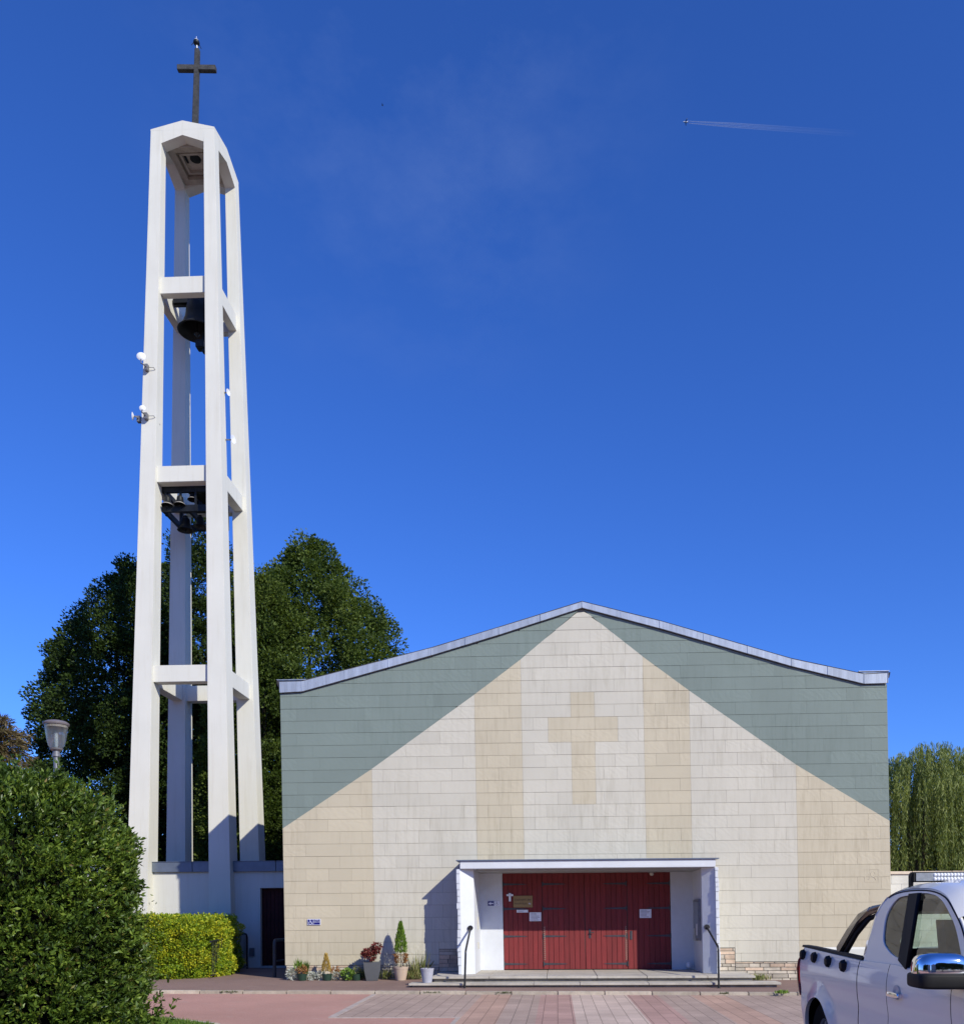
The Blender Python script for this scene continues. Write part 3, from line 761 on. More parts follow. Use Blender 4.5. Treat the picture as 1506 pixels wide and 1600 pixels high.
for x0, x1 in ((AX0-3.5, AX0-1.0), (AX0+.01, -11.2), (-11.19, -10.62), (-9.93, -8.6), (-8.59, -6.93)):
    cp = MB(); cp.box(x0, x1-.006, YA-.09, YA+.42, azt+.0, azt+.305); cp.box(x0, x1-.006, YA-.11, YA+.44, azt+.306, azt+.325)
    cp.build('coping', M['zinc_dark'], ann, bevel=.008)
d = MB(); nb = 6
for i in range(nb):
    xa = dx0+.03+i*(dx1-dx0-.06)/nb; xb = xa+(dx1-dx0-.06)/nb
    d.box(xa+.003, xb-.003, YA+.17, YA+.22, dz0+.005, dzt-.03)
do = d.build('door', M['dark_door'], ann, bevel=.003)
b = MB(); b.box(dx0+.001, dx0+.03, YA+.15, YA+.25, dz0, dzt-.001); b.box(dx1-.03, dx1-.001, YA+.15, YA+.25, dz0, dzt-.001); b.box(dx0+.03, dx1-.03, YA+.15, YA+.25, dzt-.03, dzt-.001); b.build('door_frame', M['dark_door'], do)
b = MB(); b.box(at(390, 1490, YA).x, at(398, 1490, YA).x, YA-.05, YA-.002, .45, .70)
tag(b.build('meter_box', M['grey_metal'], bevel=.01, org=Vector((-9.4, YA, .45))), 'small grey box fixed low on the shaded white wall beside the dark door', 'box')

# ================================================================== BELL TOWER
CX, CY = -11.525, 28.55
ZTOP = 26.3
tower = empty('bell_tower', (CX, CY, 0), 'tall open white concrete bell tower of four tapering legs', 'bell tower')
def hw(z): return 1.675+(1.005-1.675)*z/ZTOP       # half width of the tower at height z
DEP = 1.06
def lw(z): return .70+(.34-.70)*z/ZTOP             # width of a leg
ZL = 26.255
for sx in (-1, 1):
    for sy in (-1, 1):
        b = MB(); zs = [0, 3, 6, 9, 12, 15, 18, 21, 24, ZL]
        vs = []; fs = []
        for z in zs:
            h, l = hw(z), lw(z)
            xo, xi = CX+sx*h, CX+sx*(h-l); yo, yi = CY+sy*h*DEP, CY+sy*(h*DEP-l)
            xa, xb = min(xo, xi), max(xo, xi); ya, yb = min(yo, yi), max(yo, yi)
            vs += [(xa, ya, z), (xb, ya, z), (xb, yb, z), (xa, yb, z)]
        for i in range(len(zs)-1):
            for k in range(4): fs.append((i*4+k, i*4+(k+1) % 4, i*4+4+(k+1) % 4, i*4+4+k))
        fs.append((3, 2, 1, 0)); fs.append(tuple(len(vs)-4+k for k in range(4)))
        b.add(vs, fs); b.build('leg', M['tower'], tower, bevel=.006)
beams = [(at(285, 427, 27.35).z, at(285, 453, 27.35).z), (at(285, 727, 27.3).z, at(285, 752, 27.3).z), (at(285, 1040, 27.2).z, at(285, 1066, 27.2).z)]
for zt, zb in beams:
    h, l = hw((zt+zb)/2), lw((zt+zb)/2); i_ = h-l+.03; q = .12; t_ = l*.62; hy = h*DEP
    for s in (-1, 1):
        b = MB(); ya, yb = sorted((CY+s*(hy-q), CY+s*(hy-q-t_))); b.box(CX-i_, CX+i_, ya, yb, zb, zt); b.build('beam', M['tower'], tower, bevel=.008)
        b = MB(); xa, xb = sorted((CX+s*(h-q), CX+s*(h-q-t_))); b.box(xa, xb, CY-hy+l-.03, CY+hy-l+.03, zb, zt); b.build('beam', M['tower'], tower, bevel=.008)
# gabled head: a lintel between each pair of legs, then the folded slab
h = hw(26.1); d_ = lw(26.1); hy = h*DEP; zc = 26.262; za = 26.50; ic = 25.84; ia = 26.07
for axis in (0, 1):
    H1 = (h if axis == 0 else hy)-d_+.004; H2 = hy if axis == 0 else h
    ze = zc+(za-zc)*(1-H1/(h if axis == 0 else hy))
    for s in (-1, 1):
        b = MB()
        for sg in (-1, 1):
            q = [(sg*H1, ic), (0, ia), (0, za), (sg*H1, ze)]
            P_ = [(Vector((CX+x, CY+s*(H2-.003), z)) if axis == 0 else Vector((CX+s*(H2-.003), CY+x, z))) for x, z in q]
            b.prism(P_, (0, -s*(d_-.006), 0) if axis == 0 else (-s*(d_-.006), 0, 0))
        b.build('lintel', M['tower'], tower)
b = MB(); hx_, hy_ = h-.002, hy-.002
ring = [(-hx_, -hy_, zc), (0, -hy_, za), (hx_, -hy_, zc), (hx_, 0, za), (hx_, hy_, zc), (0, hy_, za), (-hx_, hy_, zc), (-hx_, 0, za)]
vs = [(CX+x, CY+y, zc-.03) for x, y, z in ring]+[(CX, CY, zc-.03)]+[(CX+x, CY+y, z+.02) for x, y, z in ring]+[(CX, CY, za+.08)]
fs = []
for i in range(8):
    j = (i+1) % 8
    fs += [(8, j, i), (17, 9+i, 9+j), (i, j, 9+j, 9+i)]
b.add(vs, fs)
b.build('roof_slab', M['tower'], tower)
b = MB(); b.box(CX+.25, CX+.62, CY-.75, CY-.35, za-.1, za+.09); b.build('roof_upstand', M['tower'], tower, bevel=.01)
b = MB(); e = h-d_-.004; ey = hy-d_-.004
for x0, x1, y0, y1 in ((-e, e, -ey, -ey+.2), (-e, e, ey-.2, ey), (-e, -e+.2, -ey+.201, ey-.201), (e-.2, e, -ey+.201, ey-.201)): b.box(CX+x0, CX+x1, CY+y0, CY+y1, 25.98, 26.12)
for x0, x1, y0, y1 in ((-.4, .4, -.4, -.33), (-.4, .4, .33, .4), (-.4, -.33, -.329, .329), (.33, .4, -.329, .329)): b.box(CX+x0, CX+x1, CY+y0, CY+y1, 26.05, 26.14)
b.box(CX-e, CX+e, CY-ey, CY+ey, 26.141, 26.23)
sfo = b.build('soffit', M['soffit'], tower)
b = MB(); b.lathe([(.001, 0), (.17, 0), (.17, .03)], (CX+.02, CY-.1, 26.118), 20); b.build('dark_opening_disc', M['bronze'], tower)  # flat dark disc paints the shade of a hole in the soffit
b = MB(); b.box(CX-.30, CX-.24, CY-.26, CY+.02, 26.10, 26.14); b.build('hatch', M['bronze'], tower)
# cables fixed to the legs
# ---- roof cross
p0 = at(305, 197, CY); p1 = at(308.5, 77, CY)
crs = empty('roof_cross', (p0.x, CY, p0.z-.15), 'dark weathered metal cross standing on top of the bell tower', 'cross')
ax = (p1-p0).normalized(); rt = Vector((1, 0, 0)); w2 = .084
b = MB(); lo = p0-ax*.25
b.hexa([lo+Vector((-w2, -w2, 0)), lo+Vector((w2, -w2, 0)), lo+Vector((w2, w2, 0)), lo+Vector((-w2, w2, 0)), p1+Vector((-w2*.85, -w2*.85, 0)), p1+Vector((w2*.85, -w2*.85, 0)), p1+Vector((w2*.85, w2*.85, 0)), p1+Vector((-w2*.85, w2*.85, 0))])
b.build('upright', M['cross'], crs, bevel=.012)
pc = p0.lerp(p1, (197-107)/120)
b = MB(); A = pc+Vector((-.61, -.05, -.012)); B = pc+Vector((.61, .05, .012))
b.hexa([A+Vector((0, -.075, -.085)), B+Vector((0, -.075, -.085)), B+Vector((0, .075, -.085)), A+Vector((0, .075, -.085)), A+Vector((0, -.075, .085)), B+Vector((0, -.075, .085)), B+Vector((0, .075, .085)), A+Vector((0, .075, .085))])
b.build('crossbar', M['cross'], crs, bevel=.012)
lr = empty('lightning_rod', (p1.x, CY, p1.z), 'lightning rod with a dark knob and short spikes on top of the cross', 'lightning rod')
tp_ = at(307, 66, CY)
b = MB(); b.tube([p1-ax*.05, tp_], .022, 8); b.build('rod', M['white_plastic'], lr)
b = MB(); r = .10
b.lathe([(r*math.sin(t*math.pi/10)+.001, -r*.9*math.cos(t*math.pi/10)) for t in range(0, 11)], tp_, 16)
for k in range(4):
    a = k*math.pi/2+.5; b.tube([tp_+Vector((.08*math.cos(a), .08*math.sin(a), -.02)), tp_+Vector((.15*math.cos(a), .15*math.sin(a), -.14))], .01, 5)
b.build('knob', M['bronze'], lr, smooth=50)
b = MB(); b.lathe([(.085, .045), (.07, .075), (.03, .11), (.008, .13), (.006, .2), (.001, .21)], tp_, 12); b.build('cap', M['white_plastic'], lr, smooth=40)
# ---- bells
def bell(loc, R, label, sunlit=None, group=None, tilt=None):
    loc = Vector(loc)
    o = empty('church_bell', loc, label, 'bell', group)
    H_ = R*1.55
    prof = [(.001, H_), (R*.36, H_*.985), (R*.50, H_*.92), (R*.545, H_*.80), (R*.57, H_*.6), (R*.62, H_*.42), (R*.72, H_*.25), (R*.86, H_*.10), (R, .0), (R*.97, -.02*R), (R*.84, .05*R), (R*.66, H_*.25), (R*.52, H_*.6), (R*.3, H_*.9), (.001, H_*.92)]
    Mt = Matrix.Rotation(tilt, 3, 'X') if tilt else Matrix.Identity(3)
    b = MB(); b.lathe(prof, loc, 28, M=Mt); b.build('bell_body', M['bronze'], o, smooth=40)
    b = MB()
    for k in range(6):
        a = k*math.pi/3; q = Vector((R*.2*math.cos(a), R*.2*math.sin(a), 0)); b.tube([loc+Mt @ (q+Vector((0, 0, H_*.97))), loc+Mt @ (q*1.3+Vector((0, 0, H_*1.1))), loc+Mt @ Vector((0, 0, H_*1.2))], R*.07, 6)
    b.build('crown', M['bronze'], o)
    if sunlit:
        b = MB(); b.lathe([(R*.80, H_*.155), (R*1.012, .0), (R*1.012, -.02*R), (R*.985, -.03*R)], loc, 28, M=Mt); b.build('sunlit_rim', M['bronze_sunlit'], o, smooth=50)  # pale band paints the sun catching the rim
    b = MB(); b.tube([loc+Mt @ Vector((0, 0, H_*.9)), loc+Mt @ Vector((.0, 0, -R*.15))], R*.06, 8); b.lathe([(.001, -.18*R), (.16*R, 0), (.001, .18*R)], loc+Mt @ Vector((0, 0, -R*.12)), 10); b.build('clapper', M['bronze'], o)
    return o
zb1 = beams[0][1]
bell((CX+.02, CY-.05, zb1-.55), .61, 'large black bronze bell hanging alone high in the tower')
b = MB(); yk = zb1+.36
b.box(CX-.72, CX+.72, CY-.17, CY+.07, zb1+.34, zb1+.50); b.tube([(CX-.72, CY-.05, zb1+.32), (CX+.72, CY-.05, zb1+.32)], .05, 10)
for k in range(6): b.tube([(CX+.02+.25*math.cos(k), CY-.05+.25*math.sin(k), zb1+.30), (CX+.02+.15*math.cos(k), CY-.05+.15*math.sin(k), zb1+.48)], .035, 6)
b.build('bell_yoke', M['bronze'], tower)
b = MB(); q = at(312, 540, CY); b.box(q.x-.09, q.x+.18, CY-.15, CY+.15, q.z-.12, q.z+.12); b.box(q.x+.1, q.x+.26, CY-.08, CY+.08, q.z-.25, q.z-.1); b.tube([(q.x+.14, CY, q.z+.1), (q.x+.12, CY-.02, q.z+.55)], .06, 8)
tag(b.build('striker_motor', M['bronze'], bevel=.02, org=q), 'dark bell striking motor just below the large bell', 'motor')
# carillon
zt2 = beams[1][1]
fr = MB()
z1_ = at(285, 766, CY-.8).z; z2_ = at(285, 803, CY-.5).z
for yy in (CY-.85, CY+.55):
    fr.box(CX-.80, CX+.78, yy-.05, yy+.05, z1_-.10, z1_+.08)
    fr.box(CX-.80, CX+.78, yy-.05, yy+.05, z2_-.10, z2_+.10)
for xx in (-.80, .0, .70): fr.box(CX+xx, CX+xx+.08, CY-.79, CY+.49, z2_-.09, z2_+.09); fr.box(CX+xx, CX+xx+.08, CY-.79, CY+.49, z1_-.09, z1_+.07)
for xx in (-.68, -.2, .28, .66):
    fr.box(CX+xx-.03, CX+xx+.03, CY-.91, CY-.905+.04, z2_-.08, zt2+.05)
for sx in (-1, 1):
    for yy in (CY-.6, CY+.5): fr.box(CX+sx*.76-.05, CX+sx*.76+.05, yy-.05, yy+.05, z2_-.1, zt2+.02)
fr.box(CX-.05, CX+.75, CY-.5, CY+.3, z1_+.09, zt2-.02)
fr.build('bell_frame', M['bronze'], tower)
for i, (px, py, R, yy, sunlit, lab) in enumerate([
        (261.5, 790, .18, CY-.95, 1, 'small carillon bell with a sunlit pale rim, first from the left in the top row'),
        (281, 789, .18, CY-.95, 1, 'small carillon bell with a sunlit pale rim, second from the left in the top row'),
        (301, 781, .16, CY-.75, 1, 'small dark carillon bell, third from the left in the top row'),
        (312, 795, .15, CY-.62, 0, 'small dark carillon bell half hidden by the front right leg'),
        (290, 829, .26, CY-.1, 0, 'larger dark carillon bell hanging below the frame on the left'),
        (313, 823, .20, CY-.45, 0, 'dark carillon bell hanging below the frame beside the front right leg')]):
    p = at(px, py, yy); bell(p, R, lab, sunlit, 'carillon bells', tilt=-.1 if sunlit else None)
# ---- antennas
ant_g = 'antennas on the tower legs'
def dish_ant(px, py, yy, R, foot, label, kind, cab=None):
    p = at(px, py, yy); fpt = at(*foot)
    o = empty('antenna', fpt, label, 'antenna', ant_g)
    b = MB()
    if kind == 'dome':
        b.lathe([(.001, R*.35), (R*.5, R*.3), (R*.85, R*.12), (R, 0), (R*.9, -R*.18), (R*.4, -R*.3), (.001, -R*.32)], p, 20, M=Vector((.25, -1, .1)).to_track_quat('Z', 'Y').to_matrix())
    else:
        b.lathe([(.001, 0), (R*.5, R*.07), (R, R*.3), (R*1.02, R*.3), (R*.5, R*.02), (.001, -R*.05)], p, 20, M=Vector(kind).to_track_quat('Z', 'Y').to_matrix())
        b.tube([p-Vector(kind).normalized()*R*.05, p-Vector(kind).normalized()*R*.9], R*.14, 8)
    b.build('dish', M['white_plastic'], o, smooth=40)
    b = MB(); mid = Vector((p.x, p.y, fpt.z)) if abs(p.z-fpt.z) > .1 else (p+fpt)/2
    b.tube([fpt+Vector((0, .06, 0)), fpt+Vector((0, -.10, 0)), mid.lerp(fpt, .3)+Vector((0, -.12, 0)), p.lerp(mid, .2)], .020, 6); b.box(fpt.x-.05, fpt.x+.05, fpt.y-.05, fpt.y+.08, fpt.z-.09, fpt.z+.09)
    b.build('bracket', M['grey_metal'], o)
    if cab:
        b = MB(); b.tube([at(*c) for c in cab], .010, 5); b.build('cable', M['cable'], o)
yl = lambda z: CY-hw(z)-.03
dish_ant(220.5, 556.5, 27.05, .135, (229, 574, 27.2), 'round white dome antenna, highest on the left front leg', 'dome', [(231, 574, 27.2), (240, 574, 27.21), (250, 590, 27.5)])
dish_ant(222.5, 637.5, 27.0, .095, (228, 650, 27.15), 'small white dome antenna lower on the left front leg', 'dome', [(229, 650, 27.16), (240, 649.5, 27.17), (250, 664, 27.5)])
dish_ant(209, 650.5, 27.4, .12, (217, 655, 27.45), 'small white dish antenna sticking out left of the left front leg', (-1, -.25, .05))
dish_ant(355.5, 613, 27.7, .10, (346, 618, 27.75), 'small white antenna, the upper one right of the front right leg', (1, -.3, 0), [(345.5, 620, 27.7), (346, 700, 27.75), (348, 775, 27.7)])
dish_ant(363, 686.5, 27.7, .125, (346.5, 692, 27.75), 'white dish antenna, the lower one right of the front right leg', (1, -.3, 0))

# ================================================================== BOUNDARY WALL AT THE RIGHT
YB = 23.4
zt = at(1405, 1362, YB).z
o = empty('boundary_wall', (10, YB, 0), 'pale blockwork boundary wall running right from the church corner behind the pickup', 'wall')
b = MB(); x = XR-.02; zr = 0; j = 0
while zr < zt-.09:
    h = min(.30, zt-.08-zr); x = XR-.06+(.25 if j % 2 else 0)
    if j % 2: b.box(XR-.1, x-.005, YB, YB+.2, zr+.003, zr+h-.003)
    while x < 19.5: b.box(x, x+.495, YB+random.uniform(0, .003), YB+.2, zr+.003, zr+h-.003); x += .5
    zr += h; j += 1
b.box(XR-.1, 19.5, YB+.02, YB+.18, 0, zt-.09)
b.build('blocks', M['block'], o)
b = MB(); x = XR-.05
while x < 19.5: b.box(x, x+.99, YB-.04, YB+.24, zt-.078, zt); x += 1.0
b.build('wall_cap', simple('cap_tile', (.60, .50, .40), .85, .12, 3, island=.12), o, bevel=.008)

# ================================================================== STREET LAMP
p = at(88, 1172, 16.5); q = at(88, 1132, 16.5)
lamp = empty('street_lamp', (p.x, 16.5, 0), 'grey street lamp with a clear bell glass rising behind the big green shrub', 'street lamp')
b = MB(); b.lathe([(.09, 0), (.09, .9), (.055, 1.0), (.05, p.z-.14), (.075, p.z-.13), (.075, p.z-.08), (.06, p.z-.07), (.06, p.z-.03), (.11, p.z), (.12, p.z+.03)], (p.x, 16.5, 0), 20); b.build('post', M['grey_metal'], lamp, smooth=35)
hz = q.z
gm_, gnt, gbs = newmat('lamp_glass')
tr = N(gnt, 'ShaderNodeBsdfTransparent'); tr.inputs[0].default_value = (.74, .80, .78, 1)
di = N(gnt, 'ShaderNodeBsdfTranslucent'); di.inputs[0].default_value = (.75, .80, .78, 1); gl = N(gnt, 'ShaderNodeBsdfGlossy'); gl.inputs['Roughness'].default_value = .12
m1 = N(gnt, 'ShaderNodeMixShader'); m1.inputs[0].default_value = .42; m2 = N(gnt, 'ShaderNodeMixShader'); m2.inputs[0].default_value = .13
L(gnt, tr.outputs[0], m1.inputs[1]); L(gnt, di.outputs[0], m1.inputs[2]); L(gnt, m1.outputs[0], m2.inputs[1]); L(gnt, gl.outputs[0], m2.inputs[2]); L(gnt, m2.outputs[0], gnt.nodes['Material Output'].inputs[0])
hh = hz-p.z-.03
b = MB(); b.lathe([(.105, p.z+.03), (.14, p.z+.03+hh*.12), (.165, p.z+.03+hh*.35), (.185, p.z+.03+hh*.65), (.208, p.z+.03+hh*.98)], (p.x, 16.5, 0), 32); b.build('glass', gm_, lamp, smooth=60)
b = MB(); b.lathe([(.220, hz-.02), (.230, hz), (.230, hz+.015), (.18, hz+.05), (.10, hz+.07), (.001, hz+.075)], (p.x, 16.5, 0), 32); b.lathe([(.220, hz-.02), (.001, hz-.02)], (p.x, 16.5, 0), 32); b.build('lid', simple('lamp_lid', (.16, .14, .15), .5, .1), lamp, smooth=40)
b = MB(); b.lathe([(.198, hz-.07), (.205, hz-.022)], (p.x, 16.5, 0), 24); b.build('reflector', simple('lamp_reflector', (.45, .36, .33), .5, .1), lamp, smooth=60)
b = MB(); b.lathe([(.03, p.z+.03), (.035, p.z+.18), (.03, hz-.16), (.001, hz-.15)], (p.x, 16.5, 0), 12); b.build('bulb', M['white_plastic'], lamp, smooth=60)

# ================================================================== TREES
def trunk(mb, c, h, r, limbs, spread, rng):
    c = Vector(c)
    pts = [c+Vector((rng.normal()*.05*k, rng.normal()*.05*k, h*k/6)) for k in range(7)]
    mb.tube(pts, [r*(1-.13*k) for k in range(7)], 10)
    for i in range(limbs):
        z = h*rng.uniform(.12, .9); a = rng.uniform(0, 2*math.pi); k = min(6, int(z/h*6)); s = pts[k].lerp(pts[min(6, k+1)], z/h*6-k)
        ln = spread*rng.uniform(.5, .95); d = Vector((math.cos(a), math.sin(a), 0))
        q = [s, s+d*ln*.35+Vector((0, 0, ln*.35)), s+d*ln*.7+Vector((0, 0, ln*.9)), s+d*ln+Vector((0, 0, ln*1.3))]
        mb.tube(q, [r*.42*(1-z/h*.5), r*.3, r*.17, r*.05], 6)
def crown_tree(name, label, c, h, z0, R, prof, n_cl, per, lsize, mat, seed, group, csig=.48, inner=.38):
    rng = np.random.default_rng(seed)
    o = empty(name, c, label, 'tree', group)
    mb = MB(); trunk(mb, c, h*.70, .30, 26, R*.62, rng); mb.build('trunk', M['bark'], o, smooth=60)
    t = rng.uniform(0, 1, n_cl*3); pr = np.interp(t, [p[0] for p in prof], [p[1] for p in prof])
    keep = rng.uniform(0, 1, n_cl*3) < pr/max(p[1] for p in prof); t = t[keep][:n_cl]; pr = pr[keep][:n_cl]; n = len(t)
    a = rng.uniform(0, 2*np.pi, n)
    lum = np.array([mnoise.noise(Vector((math.cos(x)*1.7+seed, math.sin(x)*1.7, y*4.5))) for x, y in zip(a, t)])
    lum2 = np.array([mnoise.noise(Vector((math.cos(x)*4.5+seed, math.sin(x)*4.5, y*11))) for x, y in zip(a, t)])
    rad = R*pr*(1+.17*lum+.17*lum2)
    rr = np.where(rng.uniform(0, 1, n) < inner, rng.uniform(.2, .8, n), rng.uniform(.82, 1.0, n))
    C = np.stack([c[0]+rad*rr*np.cos(a), c[1]+rad*rr*np.sin(a), z0+(h-z0)*t], 1)
    out = unit(np.stack([np.cos(a), np.sin(a), .55+.9*(t-.4)], 1))
    k = rng.poisson(per, n)
    ci = np.repeat(np.arange(n), k); m = len(ci)
    sz = rng.uniform(.45, 1.45, n)*csig
    off = rng.normal(size=(m, 3)); off *= (sz[ci]*np.minimum(1.0, .6+rng.exponential(.25, m)))[:, None]/np.maximum(np.linalg.norm(off, axis=1, keepdims=True), .5)
    off[:, 2] *= .8
    P = C[ci]+off+out[ci]*.15
    D = unit(off)*.7+out[ci]*.7+rng.normal(size=(m, 3))*.55; D[:, 2] -= .1
    leaves('crown', P, D, lsize, lsize*.62, mat, o, c, rng)
    return o
M['leaf_tree'] = leafmat('hornbeam_leaf', [(0, (.038, .060, .012)), (.45, (.080, .118, .022)), (.85, (.125, .172, .034)), (1, (.18, .225, .05))], .6, .34, .22, (.35, (.68, .74, .7)))
M['leaf_tree_shaded'] = leafmat('shaded_leaf', [(0, (.013, .024, .006)), (.5, (.026, .048, .010)), (.9, (.05, .085, .016)), (1, (.09, .14, .025))], .6, .22, .2)  # darkened leaf copy, paints the shade the left tree stands in
prof = [(0, .55), (.12, .86), (.3, 1.0), (.45, .95), (.6, .82), (.75, .62), (.88, .40), (.96, .2), (1, .05)]
TG = 'tall dark leafy trees behind the bell tower'
def tcen(px, Y): return (at(px, 1431, Y).x, Y, 0)
YT = 37.0
zt_ = lambda px, py: at(px, py, YT).z
crown_tree('broadleaf_tree', 'tallest rounded green tree rising between tower and church roof', tcen(488, YT), zt_(470, 848), 1.5, 4.55, [(0, .6), (.15, .9), (.35, 1), (.5, 1), (.62, .95), (.70, .84), (.79, .64), (.867, .42), (.93, .22), (1, .04)], 1250, 230, .118, M['leaf_tree'], 3, TG)
crown_tree('broadleaf_tree', 'wide dark tree left of the bell tower, behind the street lamp', tcen(205, YT-1), zt_(205, 905), 1.0, 3.4, [(0, .75), (.3, 1), (.53, 1.0), (.70, .86), (.80, .66), (.88, .46), (.95, .25), (1, .06)], 1050, 220, .118, M['leaf_tree_shaded'], 4, TG)
crown_tree('broadleaf_tree', 'tall tree whose crown shows between the legs of the bell tower', tcen(312, YT+2.5), at(312, 812, YT+2.5).z, 1.0, 3.0, prof, 750, 210, .118, M['leaf_tree_shaded'], 5, TG)
crown_tree('broadleaf_tree', 'lower green tree just right of the bell tower in front of the tallest crown', tcen(408, YT-3.5), at(408, 890, YT-3.5).z, 1.0, 2.2, prof, 560, 210, .115, M['leaf_tree'], 6, TG)
# dark undergrowth closing the view behind the annexe
rng = np.random.default_rng(21); n = 42000
P = np.stack([rng.uniform(-32, -6, n), 40+rng.normal(size=n)*.8, rng.uniform(0, 1, n)**1.1*4.6], 1); P[:, 2] += .6*lump(P[:, :3]*np.array([1, 0, 0]), .5)
tag(leaves('undergrowth', P, rng.normal(size=(n, 3))+np.array([0, -.6, .2]), .26, .17, M['leaf_tree_shaded'], None, (0, 0, 0), rng), kind='stuff')

# weeping willow beyond the right wall
def willow(c, h, R, label, seed, nst):
    rng = np.random.default_rng(seed)
    o = empty('weeping_willow', c, label, 'tree', 'weeping willows behind the wall')
    mb = MB(); trunk(mb, c, h*.8, .32, 22, R*.8, rng); mb.build('trunk', M['bark'], o, smooth=60)
    Ps, Ds, tw = [], [], MB()
    cl = None
    for i in range(nst):
        if i % 5 == 0: cl = (rng.uniform(0, 2*np.pi), math.sqrt(rng.uniform(.05, 1)), rng.uniform(1.0, 4.6), 0 if rng.uniform() < .5 else rng.uniform(.4, 3.6))
        a = cl[0]+rng.normal()*.09; u = min(1.05, max(.02, cl[1]+rng.normal()*.07))
        lob = 1+.18*mnoise.noise(Vector((math.cos(a)*1.5+seed, math.sin(a)*1.5, 0)))
        r = R*u*lob
        zt = h*(1-.22*u**2.2)*(1+.09*mnoise.noise(Vector((r*math.cos(a)*.8+seed, r*math.sin(a)*.8, 5))))
        ln = min(zt-.4, cl[2]*(.5+.8*u)*rng.uniform(.75, 1.15))
        z_shift = cl[3]*u
        s = np.array([c[0]+r*math.cos(a), c[1]+r*math.sin(a), zt-z_shift]); d = np.array([math.cos(a), math.sin(a), 0])
        m = int(max(8, ln/.03)); t = np.linspace(0, 1, m)
        arch = .5*np.sqrt(t)*rng.uniform(.4, 1.1)
        path = s+d*arch[:, None]+np.stack([np.zeros(m), np.zeros(m), .28*np.sin(np.minimum(t*ln/.7, math.pi))-t*ln], 1)
        path += rng.normal(size=(m, 3))*.03
        Ps.append(path); Ds.append(np.tile(np.array([0, 0, -1.]), (m, 1))+rng.normal(size=(m, 3))*.32)
    P = np.concatenate(Ps); D = np.concatenate(Ds)
    leaves('crown', P, D, .15, .026, M['willow'], o, c, rng)
M['willow'] = leafmat('willow_leaf', [(0, (.085, .12, .03)), (.5, (.185, .225, .06)), (1, (.32, .35, .12))], .5, .35, .3)
willow((at(1440, 1431, 34).x, 34, 0), at(1435, 1172, 34).z, 3.1, 'weeping willow with hanging pale green strands beside the church corner', 8, 1700)
willow((at(1535, 1431, 36).x, 36, 0), at(1520, 1182, 36).z, 2.6, 'weeping willow at the right edge, its crown split from the other by a dip', 9, 1400)
rng = np.random.default_rng(22); n = 9000
P = np.stack([rng.uniform(11, 24, n), 41+rng.normal(size=n)*.6, rng.uniform(0, 4.4, n)], 1)
tag(leaves('hedgerow', P, rng.normal(size=(n, 3))+np.array([0, -.6, .2]), .30, .2, M['leaf_tree_shaded'], None, (0, 0, 0), rng), kind='stuff')

# brown feathery plant at the left edge
pc_ = at(-8, 1150, 26)
o = empty('dry_palm', (pc_.x, 26, 0), 'brown feathery palm-like plant cut off by the left edge', 'palm')
b = MB(); b.tube([(pc_.x, 26, 0), (pc_.x+.1, 26, pc_.z*.5), (pc_.x, 26, pc_.z)], [.2, .16, .12], 10); b.build('trunk', M['bark'], o, smooth=60)
rng = np.random.default_rng(31); P = []; D = []
for i in range(170):
    a = rng.uniform(0, 6.283); el = rng.uniform(-.9, 1.3); ln = rng.uniform(.7, 1.15)
    d = np.array([math.cos(a)*math.cos(el), math.sin(a)*math.cos(el), math.sin(el)])
    b0 = np.array(pc_)+np.array([0, 0, rng.uniform(-1.6, .3)])
    for t in np.linspace(.12, 1, 12):
        q = b0+d*ln*t+np.array([0, 0, -.45*ln*t*t]); P.append(np.tile(q, (5, 1))+rng.normal(size=(5, 3))*.035); D.append(np.tile(d, (5, 1))+np.array([0, 0, -.9*t])+rng.normal(size=(5, 3))*.45)
leaves('fronds', np.concatenate(P), np.concatenate(D), .22, .030, leafmat('dry_frond', [(0, (.06, .045, .02)), (.5, (.15, .11, .055)), (.85, (.22, .17, .09)), (1, (.10, .13, .035))], .7, .2, .2), o, pc_*1, rng) if False else leaves('fronds', np.concatenate(P), np.concatenate(D), .22, .030, leafmat('dry_frond', [(0, (.06, .045, .02)), (.5, (.15, .11, .055)), (.85, (.22, .17, .09)), (1, (.10, .13, .035))], .7, .2, .2), o, (pc_.x, 26, 0), rng)

# ================================================================== BIG SHRUB (front left)
BC = (-8.0, 12.3, 0)
shrub = empty('large_shrub', BC, 'huge rounded glossy dark green shrub filling the lower left corner', 'shrub')
rng = np.random.default_rng(41)
def shrub_pts(n, f, rng):
    a = rng.uniform(0, 2*np.pi, n); v = rng.uniform(0, 1, n)
    # profile: steep sides, domed top; v is arc position
    z = np.where(v < .55, v/.55*2.15, 0); th = (v-.55)/.45*np.pi/2
    R0 = 1.98
    r = np.where(v < .55, R0*(1-.05*(np.maximum(z-1.2, 0)/1.5)**2), R0*np.cos(th)**.8); z = np.where(v < .55, z, 2.15+1.62*np.sin(th))
    nx = np.where(v < .55, 1, np.cos(th)); nz = np.where(v < .55, .12, np.sin(th))
    P = np.stack([r*np.cos(a), r*np.sin(a), z], 1)
    Nn = unit(np.stack([nx*np.cos(a), nx*np.sin(a), nz+.05], 1))
    l1 = lump(P, .9, 3); l2 = lump(P, 2.6, 9)
    P = P+Nn*(.20*l1+.26*l2-.06)[:, None]
    P = P*np.array([f, f, 1-(1-f)*.6])
    return P+np.array(BC), Nn, l1*.4+l2*.6
